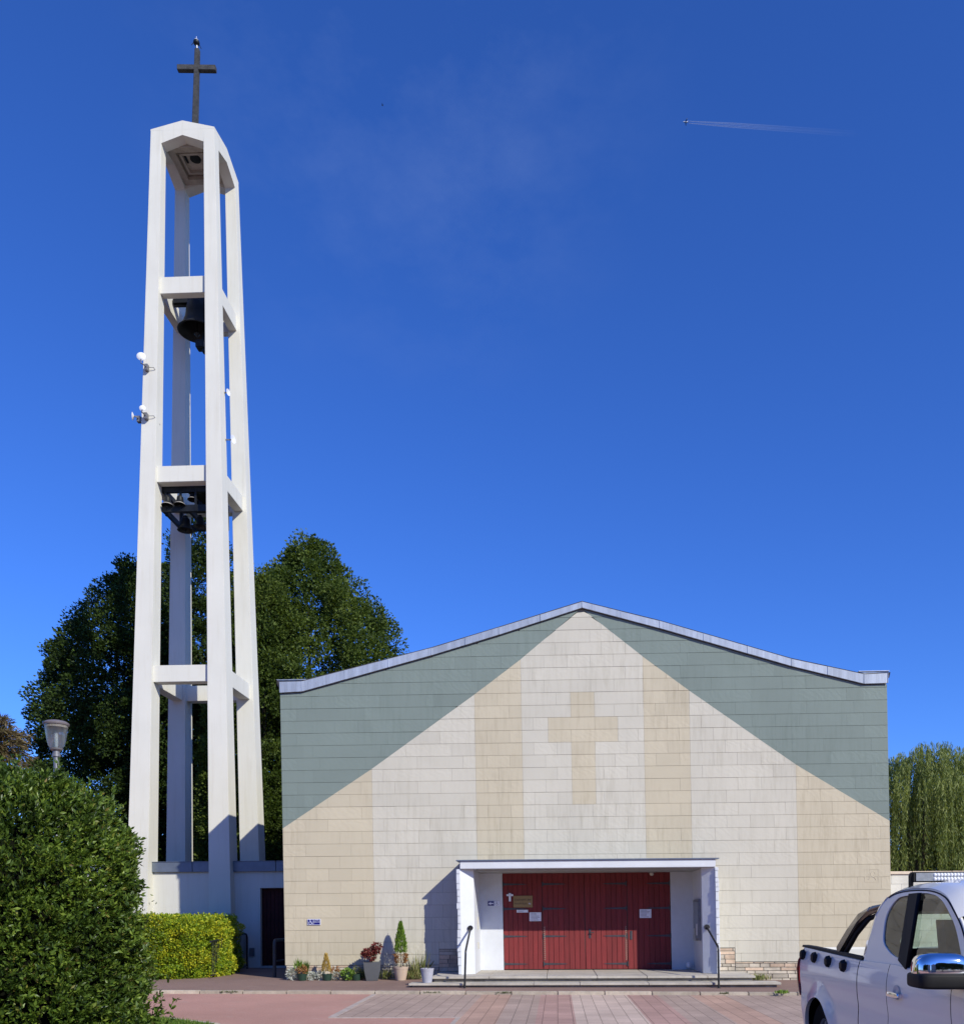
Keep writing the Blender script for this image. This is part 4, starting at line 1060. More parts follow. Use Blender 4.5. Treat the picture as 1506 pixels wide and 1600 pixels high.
def rosettes(P, Nn, per, ln, rng, spread=.9):
    n = len(P); k = per; T = np.repeat(np.arange(n), k); m = n*k
    ax = unit(Nn+np.array([.1, -.15, .45])+rng.normal(size=(n, 3))*.42)
    d = ax[T]+unit(rng.normal(size=(m, 3)))*spread*rng.uniform(.45, 1.25, m)[:, None]
    pos = P[T]-ax[T]*(rng.uniform(0, .13, m))[:, None]
    return pos, d
P1, N1, _ = shrub_pts(11500, 1.0, rng); a_, d_1 = rosettes(P1+N1*rng.uniform(-.16, .06, (11500, 1)), N1, 11, .09, rng)
P2, N2, _ = shrub_pts(5200, .90, rng); b_, d_2 = rosettes(P2, N2, 10, .09, rng)
# a few stray twigs low on the right
C_ = np.array(at(243, 1575, 12.0)); P3 = C_+np.array([-.12, 0, -.12])+rng.normal(size=(85, 3))*np.array([.15, .2, .24]); N3 = np.tile(np.array([.7, -.5, .3]), (85, 1)); c3, d_3 = rosettes(P3, N3, 9, .08, rng)
M['shrub_leaf'] = leafmat('glossy_shrub_leaf', [(0, (.034, .066, .012)), (.35, (.082, .142, .021)), (.7, (.155, .24, .032)), (.96, (.26, .35, .055)), (1, (.24, .15, .05))], .42, .32, .45, (1.5, (.46, .52, .58)))
P4, N4, _ = shrub_pts(150, 1.0, rng); sh_p, sh_d = [], []
for p_, n_ in zip(P4, N4):
    ax_ = unit(n_*.7+np.array([0, 0, .8])+rng.normal(size=3)*.25); l_ = rng.uniform(.10, .30)
    for t_ in np.linspace(.2, 1, 14): sh_p.append(p_+ax_*l_*t_); sh_d.append(ax_*.8+unit(rng.normal(size=3))*.8)
leaves('foliage', np.concatenate([a_, b_, c3, np.array(sh_p)]), np.concatenate([d_1, d_2, d_3, np.array(sh_d)]), .078, .031, M['shrub_leaf'], shrub, BC, rng, fold=.45)
b = MB()
for i in range(26):
    a = rng.uniform(0, 6.283); r = rng.uniform(.9, 1.8); z = rng.uniform(1.2, 3.2)
    b.tube([(BC[0]+.15*math.cos(a), BC[1]+.15*math.sin(a), -.1), (BC[0]+r*.5*math.cos(a), BC[1]+r*.5*math.sin(a), z*.6), (BC[0]+r*math.cos(a), BC[1]+r*math.sin(a), z)], [.045, .03, .01], 6)
b.lathe([(.001, -.1), (1.35, -.1), (1.45, 1.2), (1.3, 2.2), (.8, 2.85), (.001, 3.0)], BC, 20)  # solid core, near-black to paint the shade between the leaves
b.build('stem', simple('shrub_shade_core', (.004, .005, .003), 1, .3, spec=.1), shrub)
# planting bed with grass and a kerb
bed = [(-14, 6), (-4.9, 6), (-4.75, 12.5), (-5.35, 13.75), (-6.5, 14.55), (-14, 15.0)]
flat('planting_bed', bed, RZ+.03, M['soil'])
b = MB(); e = bed[2:5]+[(-14, 15.0)]
pts = []
for (x0, y0), (x1, y1) in zip([bed[1]]+e, e):
    n = max(1, int(math.hypot(x1-x0, y1-y0)/.5))
    for i in range(n):
        A = Vector((x0+(x1-x0)*i/n, y0+(y1-y0)*i/n, 0)); B = Vector((x0+(x1-x0)*(i+1)/n, y0+(y1-y0)*(i+1)/n, 0)); d = (B-A).normalized(); nn = Vector((d.y, -d.x, 0))*.10
        A2 = A+d*.005; B2 = B-d*.005
        b.hexa([A2+Vector((0, 0, -.12)), A2+nn+Vector((0, 0, -.12)), B2+nn+Vector((0, 0, -.12)), B2+Vector((0, 0, -.12)), A2+Vector((0, 0, -.005)), A2+nn+Vector((0, 0, -.005)), B2+nn+Vector((0, 0, -.005)), B2+Vector((0, 0, -.005))])
tag(b.build('bed_kerb', M['kerb'], bevel=.012), kind='structure')
rng = np.random.default_rng(43); n = 26000
P = np.stack([rng.uniform(-9, -4.85, n), rng.uniform(11.5, 14.6, n), np.full(n, RZ+.02)], 1)
lim = np.interp(P[:, 0], [-9, -6.5, -5.35, -4.75], [14.62, 14.5, 13.65, 12.4]); P = P[P[:, 1] < lim]
D = np.tile(np.array([0, 0, 1.]), (len(P), 1))+rng.normal(size=(len(P), 3))*.38
tag(leaves('grass', P, D, .085, .011, leafmat('grass_blade', [(0, (.05, .10, .015)), (.7, (.11, .20, .03)), (1, (.22, .26, .07))], .6, .3, .2), None, (0, 0, 0), rng), kind='stuff')

# ================================================================== YELLOW HEDGE
HB = [at(205, 1500, 22.3), at(300, 1500, 22.3), at(343, 1500, 23.2), at(371, 1500, 25.3)]
hx0 = HB[0].x-1.8
hp = [(hx0, HB[0].y), (HB[1].x-.3, HB[1].y+.02), (HB[1].x+.05, HB[1].y+.12), (HB[2].x, HB[2].y), (HB[3].x, HB[3].y), (HB[3].x-.6, HB[3].y+1.2), (hx0, HB[3].y+1.2)]
hedge = empty('hedge', (HB[1].x-1.5, HB[1].y+1, 0), 'bright yellow green clipped hedge in front of the annexe wall', 'hedge')
rng = np.random.default_rng(51)
def inpoly(x, y, pl):
    c = np.zeros(len(x), bool); n = len(pl)
    for i in range(n):
        x0, y0 = pl[i]; x1, y1 = pl[(i+1) % n]
        c ^= ((y0 > y) != (y1 > y)) & (x < (x1-x0)*(y-y0)/((y1-y0) if y1 != y0 else 1e-9)+x0)
    return c
seg = []; 
for (x0, y0), (x1, y1) in zip(hp[:5], hp[1:5]):
    ln = math.hypot(x1-x0, y1-y0); k = int(ln*6300)
    t = rng.uniform(0, 1, k); z = rng.uniform(.02, 1.0, k); nx, ny = (y1-y0)/ln, -(x1-x0)/ln
    hgt = 1.60-.0*t
    P = np.stack([x0+(x1-x0)*t, y0+(y1-y0)*t, z*hgt], 1)
    rr = np.maximum(0, (z-.72)/.28)**2*.34+np.maximum(0, (.12-z)/.12)*.12
    dep = rng.exponential(.07, k)-.05+rr
    P -= np.array([nx, ny, 0])*dep[:, None]
    seg.append((P, np.tile(np.array([nx, ny, .35]), (k, 1))))
k = 34000; tx = rng.uniform(hx0, HB[3].x+.8, k); ty = rng.uniform(HB[1].y, HB[3].y+1.2, k); ok = inpoly(tx, ty, hp)
P = np.stack([tx[ok], ty[ok], 1.60-np.abs(rng.normal(size=ok.sum()))*.09], 1); seg.append((P, np.tile(np.array([.1, -.2, 1.]), (len(P), 1))))
P = np.concatenate([s[0] for s in seg]); Nn = np.concatenate([s[1] for s in seg])
P = P+unit(Nn)*(.24*lump(P, 1.5, 2)+.17*lump(P, 4.2, 5))[:, None]
# sprigs standing up from the top
k = 420; tx = rng.uniform(HB[0].x-1, HB[3].x, k); ty = rng.uniform(HB[1].y, HB[3].y+1, k); ok = inpoly(tx, ty, hp)
sp = np.repeat(np.stack([tx[ok], ty[ok], np.full(ok.sum(), 1.58)], 1), 6, 0); sp += rng.normal(size=sp.shape)*.02; sp[:, 2] += rng.uniform(0, .13, len(sp))
P = np.concatenate([P, sp]); Nn = np.concatenate([Nn, np.tile(np.array([0, 0, 1.]), (len(sp), 1))])
M['hedge_leaf'] = leafmat('yellow_hedge_leaf', [(0, (.11, .17, .013)), (.4, (.27, .345, .022)), (.78, (.50, .50, .03)), (1, (.64, .55, .03))], .55, .3, .3, (1.9, (.56, .74, .78)))
leaves('foliage', P, unit(Nn)*.6+rng.normal(size=P.shape)*.6, .062, .036, M['hedge_leaf'], hedge, (HB[1].x-1.5, HB[1].y+1, 0), rng)
b = MB(); cx_ = sum(p[0] for p in hp)/7; cy_ = sum(p[1] for p in hp)/7
inn = [(cx_+(x-cx_)*.93, cy_+(y-cy_)*.84) for x, y in hp]
b.prism([(x, y, 0) for x, y in inn], (0, 0, 1.38)); b.build('stem', simple('hedge_shade_core', (.03, .035, .01), 1, .3), hedge)  # not stems: solid core coloured dark for the shaded gaps in the foliage
# low dark shrub between big shrub and hedge
q = gnd(228, 1533); rng = np.random.default_rng(55); c0 = np.array([at(226, 1450, 22.2).x, 22.2, .9])
P = c0+rng.normal(size=(700, 3))*np.array([.22, .2, .42]); D = unit(P-c0)+rng.normal(size=P.shape)*.5
o = empty('dark_shrub', (c0[0], c0[1], 0), 'dark leafy sprigs poking up between the large shrub and the yellow hedge', 'shrub')
leaves('foliage', P, D, .09, .05, M['leaf_tree'], o, (c0[0], c0[1], 0), rng)
b = MB(); b.tube([(c0[0], c0[1], 0), (c0[0], c0[1], .8)], [.03, .015], 6); b.build('stem', M['bark'], o)

# ================================================================== RAILINGS BY THE SIDE DOOR
ra = at(329, 1472, 22.5); rb = at(386, 1459, 26.7)
o = empty('railing', (rb.x, rb.y, 0), 'black metal railing with thin upright bars half sunk in the yellow hedge', 'railing')
b = MB(); top = [Vector((rb.x, rb.y, 0)), Vector((rb.x, rb.y, rb.z-.12)), Vector((rb.x-.01, rb.y-.04, rb.z-.03)), Vector((rb.x-.03, rb.y-.13, rb.z)), Vector((ra.x, ra.y, ra.z))]
b.tube(top, .028, 8); d = (Vector((ra.x, ra.y, .2))-Vector((rb.x, rb.y, .2))); b.tube([Vector((rb.x, rb.y, .16)), Vector((ra.x, ra.y, .16))], .018, 8); b.build('rail', M['black_metal'], o, smooth=50)
for i in range(1, 26):
    t = i/26; x_, y_ = rb.x+(ra.x-rb.x)*t, rb.y+(ra.y-rb.y)*t; zt2_ = rb.z+(ra.z-rb.z)*t
    b = MB(); b.tube([(x_, y_, .16), (x_, y_, zt2_)], .010, 6); b.build('bar', M['black_metal'], o)
pa = at(429, 1529, 22.9); hp_ = at(429.5, 1470, pa.y).z
o = empty('railing', (pa.x, pa.y, 0), 'dark tubular guard rail seen end on beside the church corner', 'railing')
b = MB(); pts = [Vector((pa.x, pa.y, 0)), Vector((pa.x, pa.y, hp_-.12))]
for t in (.3, .6, .9): pts.append(Vector((pa.x, pa.y+.12*t*t, hp_-.12+.12*math.sin(t*math.pi/2))))
pts += [Vector((pa.x, pa.y+.15, hp_)), Vector((pa.x+.05, pa.y+2.4, hp_)), Vector((pa.x+.05, pa.y+2.55, hp_-.13)), Vector((pa.x+.05, pa.y+2.55, 0))]
b.tube(pts, .045, 10); b.tube([Vector((pa.x, pa.y, .5)), Vector((pa.x+.05, pa.y+2.5, .5))], .025, 8); b.build('rail', simple('dark_grey_paint', (.05, .052, .06), .45, .15, metal=.3), o, smooth=50)
b = MB(); b.lathe([(0, 0), (.07, 0), (.07, .015), (0, .02)], (pa.x, pa.y, 0), 14); b.build('foot', M['black_metal'], o)

# ================================================================== POTS AND PLANTS ALONG THE PLINTH
def lm(name, stops, **k): return leafmat(name, stops, .55, .25, .3, **k)
M['silver'] = lm('silver_leaf', [(0, (.34, .36, .35)), (1, (.62, .64, .64))])
M['fresh'] = lm('fresh_green_leaf', [(0, (.07, .14, .02)), (1, (.22, .34, .05))])
M['mid'] = lm('mid_green_leaf', [(0, (.03, .06, .015)), (1, (.09, .14, .03))])
M['redleaf'] = lm('red_leaf', [(0, (.10, .018, .022)), (.7, (.20, .035, .035)), (1, (.30, .12, .09))])
M['gold'] = lm('golden_leaf', [(0, (.30, .20, .05)), (1, (.55, .40, .12))])
M['rust'] = lm('rusty_leaf', [(0, (.22, .10, .04)), (1, (.38, .20, .09))])
M['weed'] = lm('weed_blade', [(0, (.10, .13, .04)), (.6, (.20, .22, .08)), (1, (.36, .32, .16))])
M['terracotta'] = simple('pale_terracotta', (.47, .36, .28), .85, .1, 5, bmp=.1)
M['anthracite'] = simple('anthracite_pot', (.085, .09, .10), .55, .08, 5, bmp=.05)
M['greenpot'] = simple('dark_green_plastic', (.018, .045, .03), .45, .1, 5, bmp=0)
M['greypot'] = simple('grey_pot', (.36, .36, .42), .7, .08, 5, bmp=.05)
M['potsoil'] = simple('potting_soil', (.04, .03, .02), 1, .3, 30)
PG = 'flower pots along the church plinth'
def pot(px, py, w_top, w_bot, h, mat, label, z=0.0, n=24, sq=False, Y=None):
    q = at(px, py, 21.75); q = Vector((q.x, 21.75, pz(q.x, 21.75)))
    if Y: q = Vector((at(px, py, Y).x, Y, z))
    o = empty('flower_pot', q, label, 'pot', PG)
    b = MB(); n = 4 if sq else n
    Mt = Matrix.Rotation(math.radians(45+12), 3, 'Z') if sq else Matrix.Identity(3)
    f = 1.35 if sq else 1
    prof = [(.001, 0), (w_bot/2*f, 0), ((w_bot+w_top*.9)/4*f*1.1, h*.5), (w_top/2*f*.97, h*.84), (w_top/2*f, h*.845), (w_top/2*f*1.04, h), (w_top/2*f*.92, h), (w_top/2*f*.88, h*.9)] if not sq else [(.001, 0), (w_bot/2*f, 0), ((w_bot*.44+w_top*.56)/2*f*1.06, h*.55), (w_top/2*f, h), (w_top/2*f*.93, h), (w_top/2*f*.9, h*.92)]
    b.lathe(prof, q, n, M=Mt); b.build('pot_body', mat, o, smooth=35 if not sq else 20)
    b = MB(); b.lathe([(w_top/2*f*.9, h*.91), (.001, h*.93)], q, n, M=Mt); b.build('soil', M['potsoil'], o)
    return q+Vector((0, 0, h))
def plant(name, base, label, cat, fol, group=None, stems=()):
    o = empty(name, base, label, cat, group)
    for nm, P, D, l, w_, mt in fol: leaves(nm, np.array(P), np.array(D), l, w_, mt, o, base, RNG)
    if stems:
        b = MB()
        for s in stems: b.tube(s, [.008]*(len(s)-1)+[.003], 5)
        b.build('stem', M['bark'], o)
    return o
def blob(c, r, n, up=.3):
    P = RNG.normal(size=(n, 3)); P = unit(P)*RNG.uniform(.35, 1, (n, 1))**.6*np.array(r); D = unit(P)+np.array([0, 0, up])+RNG.normal(size=(n, 3))*.5
    return P+np.array(c), D
def blades(c, r, h, n, lean=.3):
    P = np.array(c)+np.concatenate([RNG.normal(size=(n, 2))*r, np.zeros((n, 1))], 1); D = np.tile([0, 0, 1.], (n, 1))+RNG.normal(size=(n, 3))*lean
    return P, D
SG = 'small plants along the church plinth'
V = lambda p: tuple(p)
def wallp(px, Y=21.85):
    q = at(px, 1500, Y); return Vector((q.x, Y, pz(q.x, Y)))
# silver leaved plants in the ground
for px, py, w_, h_, lab in ((457, 1528, .15, .15, 'silvery white leafed plant at the far left end of the plinth'), (487, 1526, .10, .09, 'low silvery plant between the two small green pots'), (501, 1525, .10, .11, 'silvery white leafed plant just left of the golden conifer'), (525, 1526, .12, .1, 'thin low silvery plant right of the golden conifer')):
    q = wallp(px); P, D = blob(q+Vector((0, 0, h_)), (w_, w_*.8, h_), int(600*w_/.2))
    plant('silver_plant', q, lab, 'plant', [('leaf', P, D, .06, .022, M['silver'])], SG)
q = pot(472, 1531, .26, .19, .17, M['greenpot'], 'small dark green pot beside the silvery plant at the far left')
P, D = blob(q+Vector((0, 0, .08)), (.12, .1, .1), 160); P2_, D2_ = blades(q, .05, .3, 40, .2)
plant('pot_plant', q, 'green and rust coloured plant in the leftmost small green pot', 'plant', [('leaf', P, D, .06, .035, M['rust']), ('shoot', P2_+np.array([-.06, 0, .08]), D2_, .26, .03, M['fresh'])], SG)
q = wallp(478, 22.0); P, D = blades(q+Vector((0, 0, .1)), .03, .4, 50, .16)
plant('weed', q, 'tall thin green weed behind the leftmost small green pot', 'plant', [('leaf', P, D, .32, .03, M['mid'])], SG)
q = pot(511, 1532, .25, .19, .16, M['greenpot'], 'small dark green pot holding a golden upright conifer')
P = []; D = []
for i in range(420): t = RNG.uniform(0, 1); a = RNG.uniform(0, 6.28); r = .09*(1-t)+.01; P.append((q.x-.02+r*math.cos(a), q.y+r*math.sin(a), q.z+.04+.42*t)); D.append((math.cos(a)*.4, math.sin(a)*.4, 1))
plant('golden_conifer', q, 'slim golden yellow conifer in a small dark green pot', 'plant', [('leaf', P, D, .07, .02, M['gold'])], SG)
q = wallp(523); P, D = blob(q+Vector((0, 0, .2)), (.12, .1, .12), 160); plant('rusty_plant', q, 'low plant with rusty pink leaves right of the golden conifer', 'plant', [('leaf', P, D, .05, .025, M['rust'])], SG)
q = pot(541, 1534, .28, .2, .19, M['greenpot'], 'dark green pot with a light green plant spilling over its front'); P, D = blob(q+Vector((.05, -.08, -.02)), (.16, .12, .13), 300); plant('trailing_plant', q, 'light green leafy plant spilling out of a dark green pot', 'plant', [('leaf', P, D, .055, .04, M['fresh'])], SG)
q = pot(557, 1532, .26, .2, .16, M['greenpot'], 'empty looking dark green pot left of the tall anthracite pot'); P, D = blob(q+Vector((0, .05, .08)), (.1, .1, .1), 90); plant('dry_plant', q, 'dried brownish plant in the dark green pot beside the anthracite pot', 'plant', [('leaf', P, D, .06, .02, M['weed'])], SG)
q = pot(581.5, 1541, .44, .29, .45, M['anthracite'], 'tall square anthracite pot tapering to its foot', sq=True)
fol = []; stm = []
P = []; D = []
for cx_, cz_, r in ((-.09, .25, .10), (.12, .38, .09), (.0, .27, .08), (-.02, .14, .09), (.11, .28, .07), (-.18, .20, .05)):
    p_, d_ = blob(q+Vector((cx_, 0, cz_)), (r, r*.8, r*.75), 130, -.2); P.append(p_); D.append(d_); stm.append([q+Vector((0, 0, -.03)), q+Vector((cx_*.5, 0, cz_*.6)), q+Vector((cx_, 0, cz_))])
plant('red_maple', q, 'small dark red leafed maple growing in the anthracite pot', 'shrub', [('leaf', np.concatenate(P), np.concatenate(D), .085, .028, M['redleaf'])], SG, stm)
q = pot(626.5, 1543, .36, .24, .33, M['terracotta'], 'pale terracotta pot holding the pointed green conifer')
P = []; D = []; P2_ = []; D2_ = []
for i in range(2600):
    t = RNG.uniform(0, 1)**.8; a = RNG.uniform(0, 6.28); r = (.165*math.sin(math.pi*min(1, (t*.85+.15)))**.8*(1-t*.55))*RNG.uniform(.6, 1.1); z = .08+.98*t
    pp = (q.x+r*math.cos(a), q.y+r*math.sin(a), q.z+z); dd = (math.cos(a)*.45, math.sin(a)*.45, 1)
    if z < .32: P2_.append(pp); D2_.append((math.cos(a), math.sin(a), RNG.uniform(-.4, .5)))
    else: P.append(pp); D.append(dd)
plant('potted_conifer', q, 'pointed bright green conifer with a rusty base in the terracotta pot', 'shrub', [('leaf', P, D, .075, .016, M['fresh']), ('dry_leaf', P2_, D2_, .07, .018, M['rust'])], SG, [[q+Vector((0, 0, -.02)), q+Vector((.01, 0, 1.0)), q+Vector((.015, 0, 1.2))]])
q = pot(667.5, 1533, .30, .21, .33, M['greypot'], 'grey pot with a rim standing on the left end of the lower step', z=.122, Y=20.45)
b = empty('dead_stem', q, 'bare dead stem sticking out of the grey pot on the step', 'plant', SG)
m_ = MB(); m_.tube([q+Vector((.02, 0, -.03)), q+Vector((.04, 0, .16)), q+Vector((.03, 0, .3))], [.012, .008, .004], 6); m_.tube([q+Vector((.04, 0, .12)), q+Vector((.1, 0, .22))], [.006, .003], 5); m_.build('stem', M['bark'], b)
# weeds against the plinth
for px, py, r, h_, n_, lab in ((568, 1527, .07, .26, 40, 'grassy weeds left of the anthracite pot'), (604, 1530, .08, .22, 45, 'grassy weeds between the anthracite and terracotta pots'), (646, 1531, .10, .30, 80, 'grassy weeds right of the terracotta pot'), (657, 1528, .07, .62, 30, 'tall feathery grass behind the grey pot'), (1186, 1531, .12, .16, 60, 'low weeds at the plinth beyond the right end of the steps'), (1222, 1553, .07, .07, 60, 'small green weed in the kerb joint near the pickup')):
    q = wallp(px, 22.05) if px != 1222 else gnd(px, py); P, D = blades(q, r, h_, n_*2, .28); plant('weed', q, lab, 'plant', [('leaf', P, D, h_, .022, M['weed'] if px != 1222 else M['fresh'])], 'weeds along the plinth and kerb')
rng = np.random.default_rng(61); n = 3500
xs = rng.uniform(-9, 7, n); P = np.stack([xs, 19.22-.062*xs+.155+rng.exponential(.02, n)*0-.16*(rng.uniform(0, 1, n) < .7), np.full(n, -.03)], 1)
k = np.array([mnoise.noise(Vector((x*1.3, 3, 0))) for x in xs]); P = P[k > .36]
D = np.tile([0, -.4, 1.], (len(P), 1))+rng.normal(size=(len(P), 3))*.5
tag(leaves('kerb_weeds', P, D, .05, .012, M['mid'], None, (0, 0, 0), rng), kind='stuff')

# ================================================================== PICKUP TRUCK
XS, YR, WID = 2.5, 9.5, 1.88
truck = empty('pickup_truck', (XS+WID/2, YR-2.6, 0), 'white pickup truck with a roof light bar parked at the right edge', 'pickup')
def T(u, w_, z): return (XS+w_, YR-u, z)
pm, pnt, pb = newmat('white_car_paint')
pb.inputs['Base Color'].default_value = (.74, .725, .69, 1); pb.inputs['Roughness'].default_value = .28; pb.inputs['Coat Weight'].default_value = .6; pb.inputs['Coat Roughness'].default_value = .03
cm_, cnt, cb = newmat('chrome'); cb.inputs['Base Color'].default_value = (.82, .83, .86, 1); cb.inputs['Metallic'].default_value = 1; cb.inputs['Roughness'].default_value = .06
M['paint'] = pm; M['chrome'] = cm_
M['plastic'] = simple('black_plastic', (.010, .010, .011), .6, .1, 8, bmp=.03, spec=.22)
M['interior'] = simple('dark_interior', (.018, .019, .021), .9, .1, 8)
M['tyre'] = simple('tyre_rubber', (.008, .008, .008), .9, .2, 12, spec=.1)
rm, rnt, rb_ = newmat('red_lens'); rb_.inputs['Base Color'].default_value = (.36, .012, .015, 1); rb_.inputs['Roughness'].default_value = .15
M['redlens'] = rm
gt, gnt2, _ = newmat('tinted_glass')
tr = N(gnt2, 'ShaderNodeBsdfTransparent'); tr.inputs[0].default_value = (.80, .86, .82, 1); gl = N(gnt2, 'ShaderNodeBsdfGlossy'); gl.inputs['Roughness'].default_value = .02
fr_ = N(gnt2, 'ShaderNodeFresnel'); fr_.inputs[0].default_value = 1.5; mx = N(gnt2, 'ShaderNodeMixShader')
bfn = N(gnt2, 'ShaderNodeNewGeometry'); inv_ = N(gnt2, 'ShaderNodeMath', operation='SUBTRACT'); inv_.inputs[0].default_value = 1; L(gnt2, bfn.outputs['Backfacing'], inv_.inputs[1])
mlt = N(gnt2, 'ShaderNodeMath', operation='MULTIPLY'); L(gnt2, fr_.outputs[0], mlt.inputs[0]); L(gnt2, inv_.outputs[0], mlt.inputs[1]); L(gnt2, mlt.outputs[0], mx.inputs[0]); L(gnt2, tr.outputs[0], mx.inputs[1]); L(gnt2, gl.outputs[0], mx.inputs[2]); L(gnt2, mx.outputs[0], gnt2.nodes['Material Output'].inputs[0])
M['glass'] = gt
UA, UF, ZA, RA = .78, 4.0, .39, .455
def ztop(u):
    return np.interp(u, [0, .1, 1.9, 2.6, 3.7, 4.6, 5.2], [1.298, 1.305, 1.255, 1.262, 1.225, 1.16, 1.0])
def zlow(u):
    z = .44
    for uc in (UA, UF):
        if abs(u-uc) < RA: z = max(z, ZA+math.sqrt(RA*RA-(u-uc)**2))
    return z
def wsurf(u, z):
    w_ = .055*max(0, (z-1.08)/.24)**2+.05*max(0, (.85-z)/.4)**1.5
    w_ += .016*math.exp(-((z-1.02)/.035)**2)*0
    # crease along the door and a shallow hollow below it
    w_ += .014*math.exp(-((z-.86)/.09)**2)
    for uc in (UA, UF):
        d = math.hypot(u-uc, z-ZA)-RA
        if d < .16: w_ -= .045*(1-max(d, 0)/.16)**1.3*(1 if d > .02 else .9)
    if u < .16: w_ += .075*(1-u/.16)**2.2
    if u > 4.7: w_ += .35*((u-4.7)/.5)**2
    return w_
def sidepanel(name, u0, u1, parent, mat, far, nz=22, zt=None):
    us = list(np.linspace(u0, u1, max(8, int((u1-u0)/.035))))
    for uc in (UA, UF):
        for k in range(25):
            q = uc-RA*math.cos(math.pi*k/24)
            if u0 < q < u1: us.append(q)
        for q in (uc-RA-.0005, uc+RA+.0005):
            if u0 < q < u1: us.append(q)
    us = sorted(us); us = [u for i, u in enumerate(us) if i == 0 or u-us[i-1] > 1e-4]
    b = MB(); vs = []; fs = []
    for u in us:
        zl, zh = zlow(u), float(ztop(u))
        for k in range(nz+1):
            z = zl+(zh-zl)*k/nz; w_ = wsurf(u, z)
            vs.append(T(u, w_ if not far else WID-w_, z))
        # top and bottom return
        vs.append(T(u, (wsurf(u, zh)+.05) if not far else WID-wsurf(u, zh)-.05, zh+.006)); vs.append(T(u, (wsurf(u, zl)+.035) if not far else WID-wsurf(u, zl)-.035, zl+.004))
    m = nz+3
    for i in range(len(us)-1):
        for k in range(nz): 
            f = (i*m+k, i*m+k+1, (i+1)*m+k+1, (i+1)*m+k); fs.append(f if not far else f[::-1])
        f = (i*m+nz, i*m+nz+1, (i+1)*m+nz+1, (i+1)*m+nz); fs.append(f if not far else f[::-1])
        f = (i*m+nz+2, i*m, (i+1)*m, (i+1)*m+nz+2); fs.append(f if not far else f[::-1])
    b.add(vs, fs); return b.build(name, mat, parent, smooth=35)
near = {}
for far in (False, True):
    near['bed', far] = sidepanel('bed_side', 0, 1.885, truck, M['paint'], far)
    near['rear', far] = sidepanel('rear_door', 1.903, 2.562, truck, M['paint'], far)
    near['door', far] = sidepanel('front_door', 2.572, 3.68, truck, M['paint'], far)
    near['fend', far] = sidepanel('front_wing', 3.69, 5.2, truck, M['paint'], far)
# chassis / inner core so the gaps are dark
b = MB()
def tbox(b, u0, u1, w0, w1, z0, z1): b.box(XS+w0, XS+w1, YR-u1, YR-u0, z0, z1)
tbox(b, .30, 1.28, .25, 1.63, .35, .60); tbox(b, 1.30, 3.45, .10, 1.78, .42, .62); tbox(b, 1.89, 1.90, .06, 1.82, .6, 1.26); tbox(b, 3.5, 4.9, .32, 1.56, .4, .95); tbox(b, 1.9, 2.0, .08, .10, .6, 1.2)
for w0, w1 in ((.075, .085), (1.795, 1.805)): tbox(b, 1.88, 3.7, w0, w1, .5, 1.2)
b.build('chassis', M['interior'], truck)
# load bed
b = MB(); tbox(b, .06, 1.86, .11, 1.77, .80, .83); tbox(b, .06, 1.86, .105, .12, .83, 1.27); tbox(b, .06, 1.86, 1.76, 1.775, .83, 1.27); tbox(b, 1.845, 1.865, .12, 1.76, .83, 1.27)
b.build('load_bed', M['plastic'], truck)
b = MB(); tbox(b, -.02, .04, .10, 1.78, .72, 1.30); b.build('tailgate', M['paint'], truck, bevel=.02)
for s in (0, 1):
    b = MB(); w0, w1 = (.048, .125) if s == 0 else (WID-.125, WID-.048)
    for i in range(6):
        ua, ub = .05+i*.305, .05+(i+1)*.305-.001
        za, zb = float(ztop(ua)), float(ztop(ub))
        b.hexa([T(ub, w0, zb+.004), T(ub, w1, zb+.004), T(ua, w1, za+.004), T(ua, w0, za+.004), T(ub, w0+.006, zb+.026), T(ub, w1-.006, zb+.026), T(ua, w1-.006, za+.026), T(ua, w0+.006, za+.026)])
    b.build('bed_rail_cap', M['plastic'], truck)
# added white strip standing in for sunlight on the far bed rail
b = MB(); b.hexa([T(1.30, 1.2, 1.245), T(1.30, 1.73, 1.265), T(.1, 1.73, 1.30), T(.1, 1.2, 1.28), T(1.30, 1.2, 1.26), T(1.30, 1.73, 1.28), T(.1, 1.73, 1.315), T(.1, 1.2, 1.295)]); b.build('far_rail_strip', M['paint'], truck)
# four hexagonal caps
for u, z in ((.23, 1.232), (.64, 1.222), (1.10, 1.207), (1.55, 1.192)):
    w_ = wsurf(u, z); b = MB(); R_ = Matrix.Rotation(math.radians(90), 3, 'Y')
    b.lathe([(.056, 0), (.056, -.008), (.048, -.035), (.040, -.042), (.001, -.042)], T(u, w_, z), 6, M=R_); b.build('hexagonal_cap', M['plastic'], truck)
# tail lights
for s in (0, 1):
    b = MB(); vs = []
    prof_ = [(-.035, .10), (-.045, .06), (-.03, .025), (0, .008), (.03, -.004), (.06, -.004)]
    zs = [.80, .84, .95, 1.08, 1.17, 1.20]; ins = [.03, .01, 0, 0, .01, .03]
    for z, i_ in zip(zs, ins):
        for u, w_ in prof_:
            wv = w_+wsurf(.12, z)-.004+i_*.3; vs.append(T(u+i_, wv if s == 0 else WID-wv, z))
    m = len(prof_); fs = [(i*m+k, i*m+k+1, (i+1)*m+k+1, (i+1)*m+k) for i in range(5) for k in range(m-1)]
    if s: fs = [f[::-1] for f in fs]
    b.add(vs, fs); b.build('tail_light', M['redlens'], truck, smooth=50)
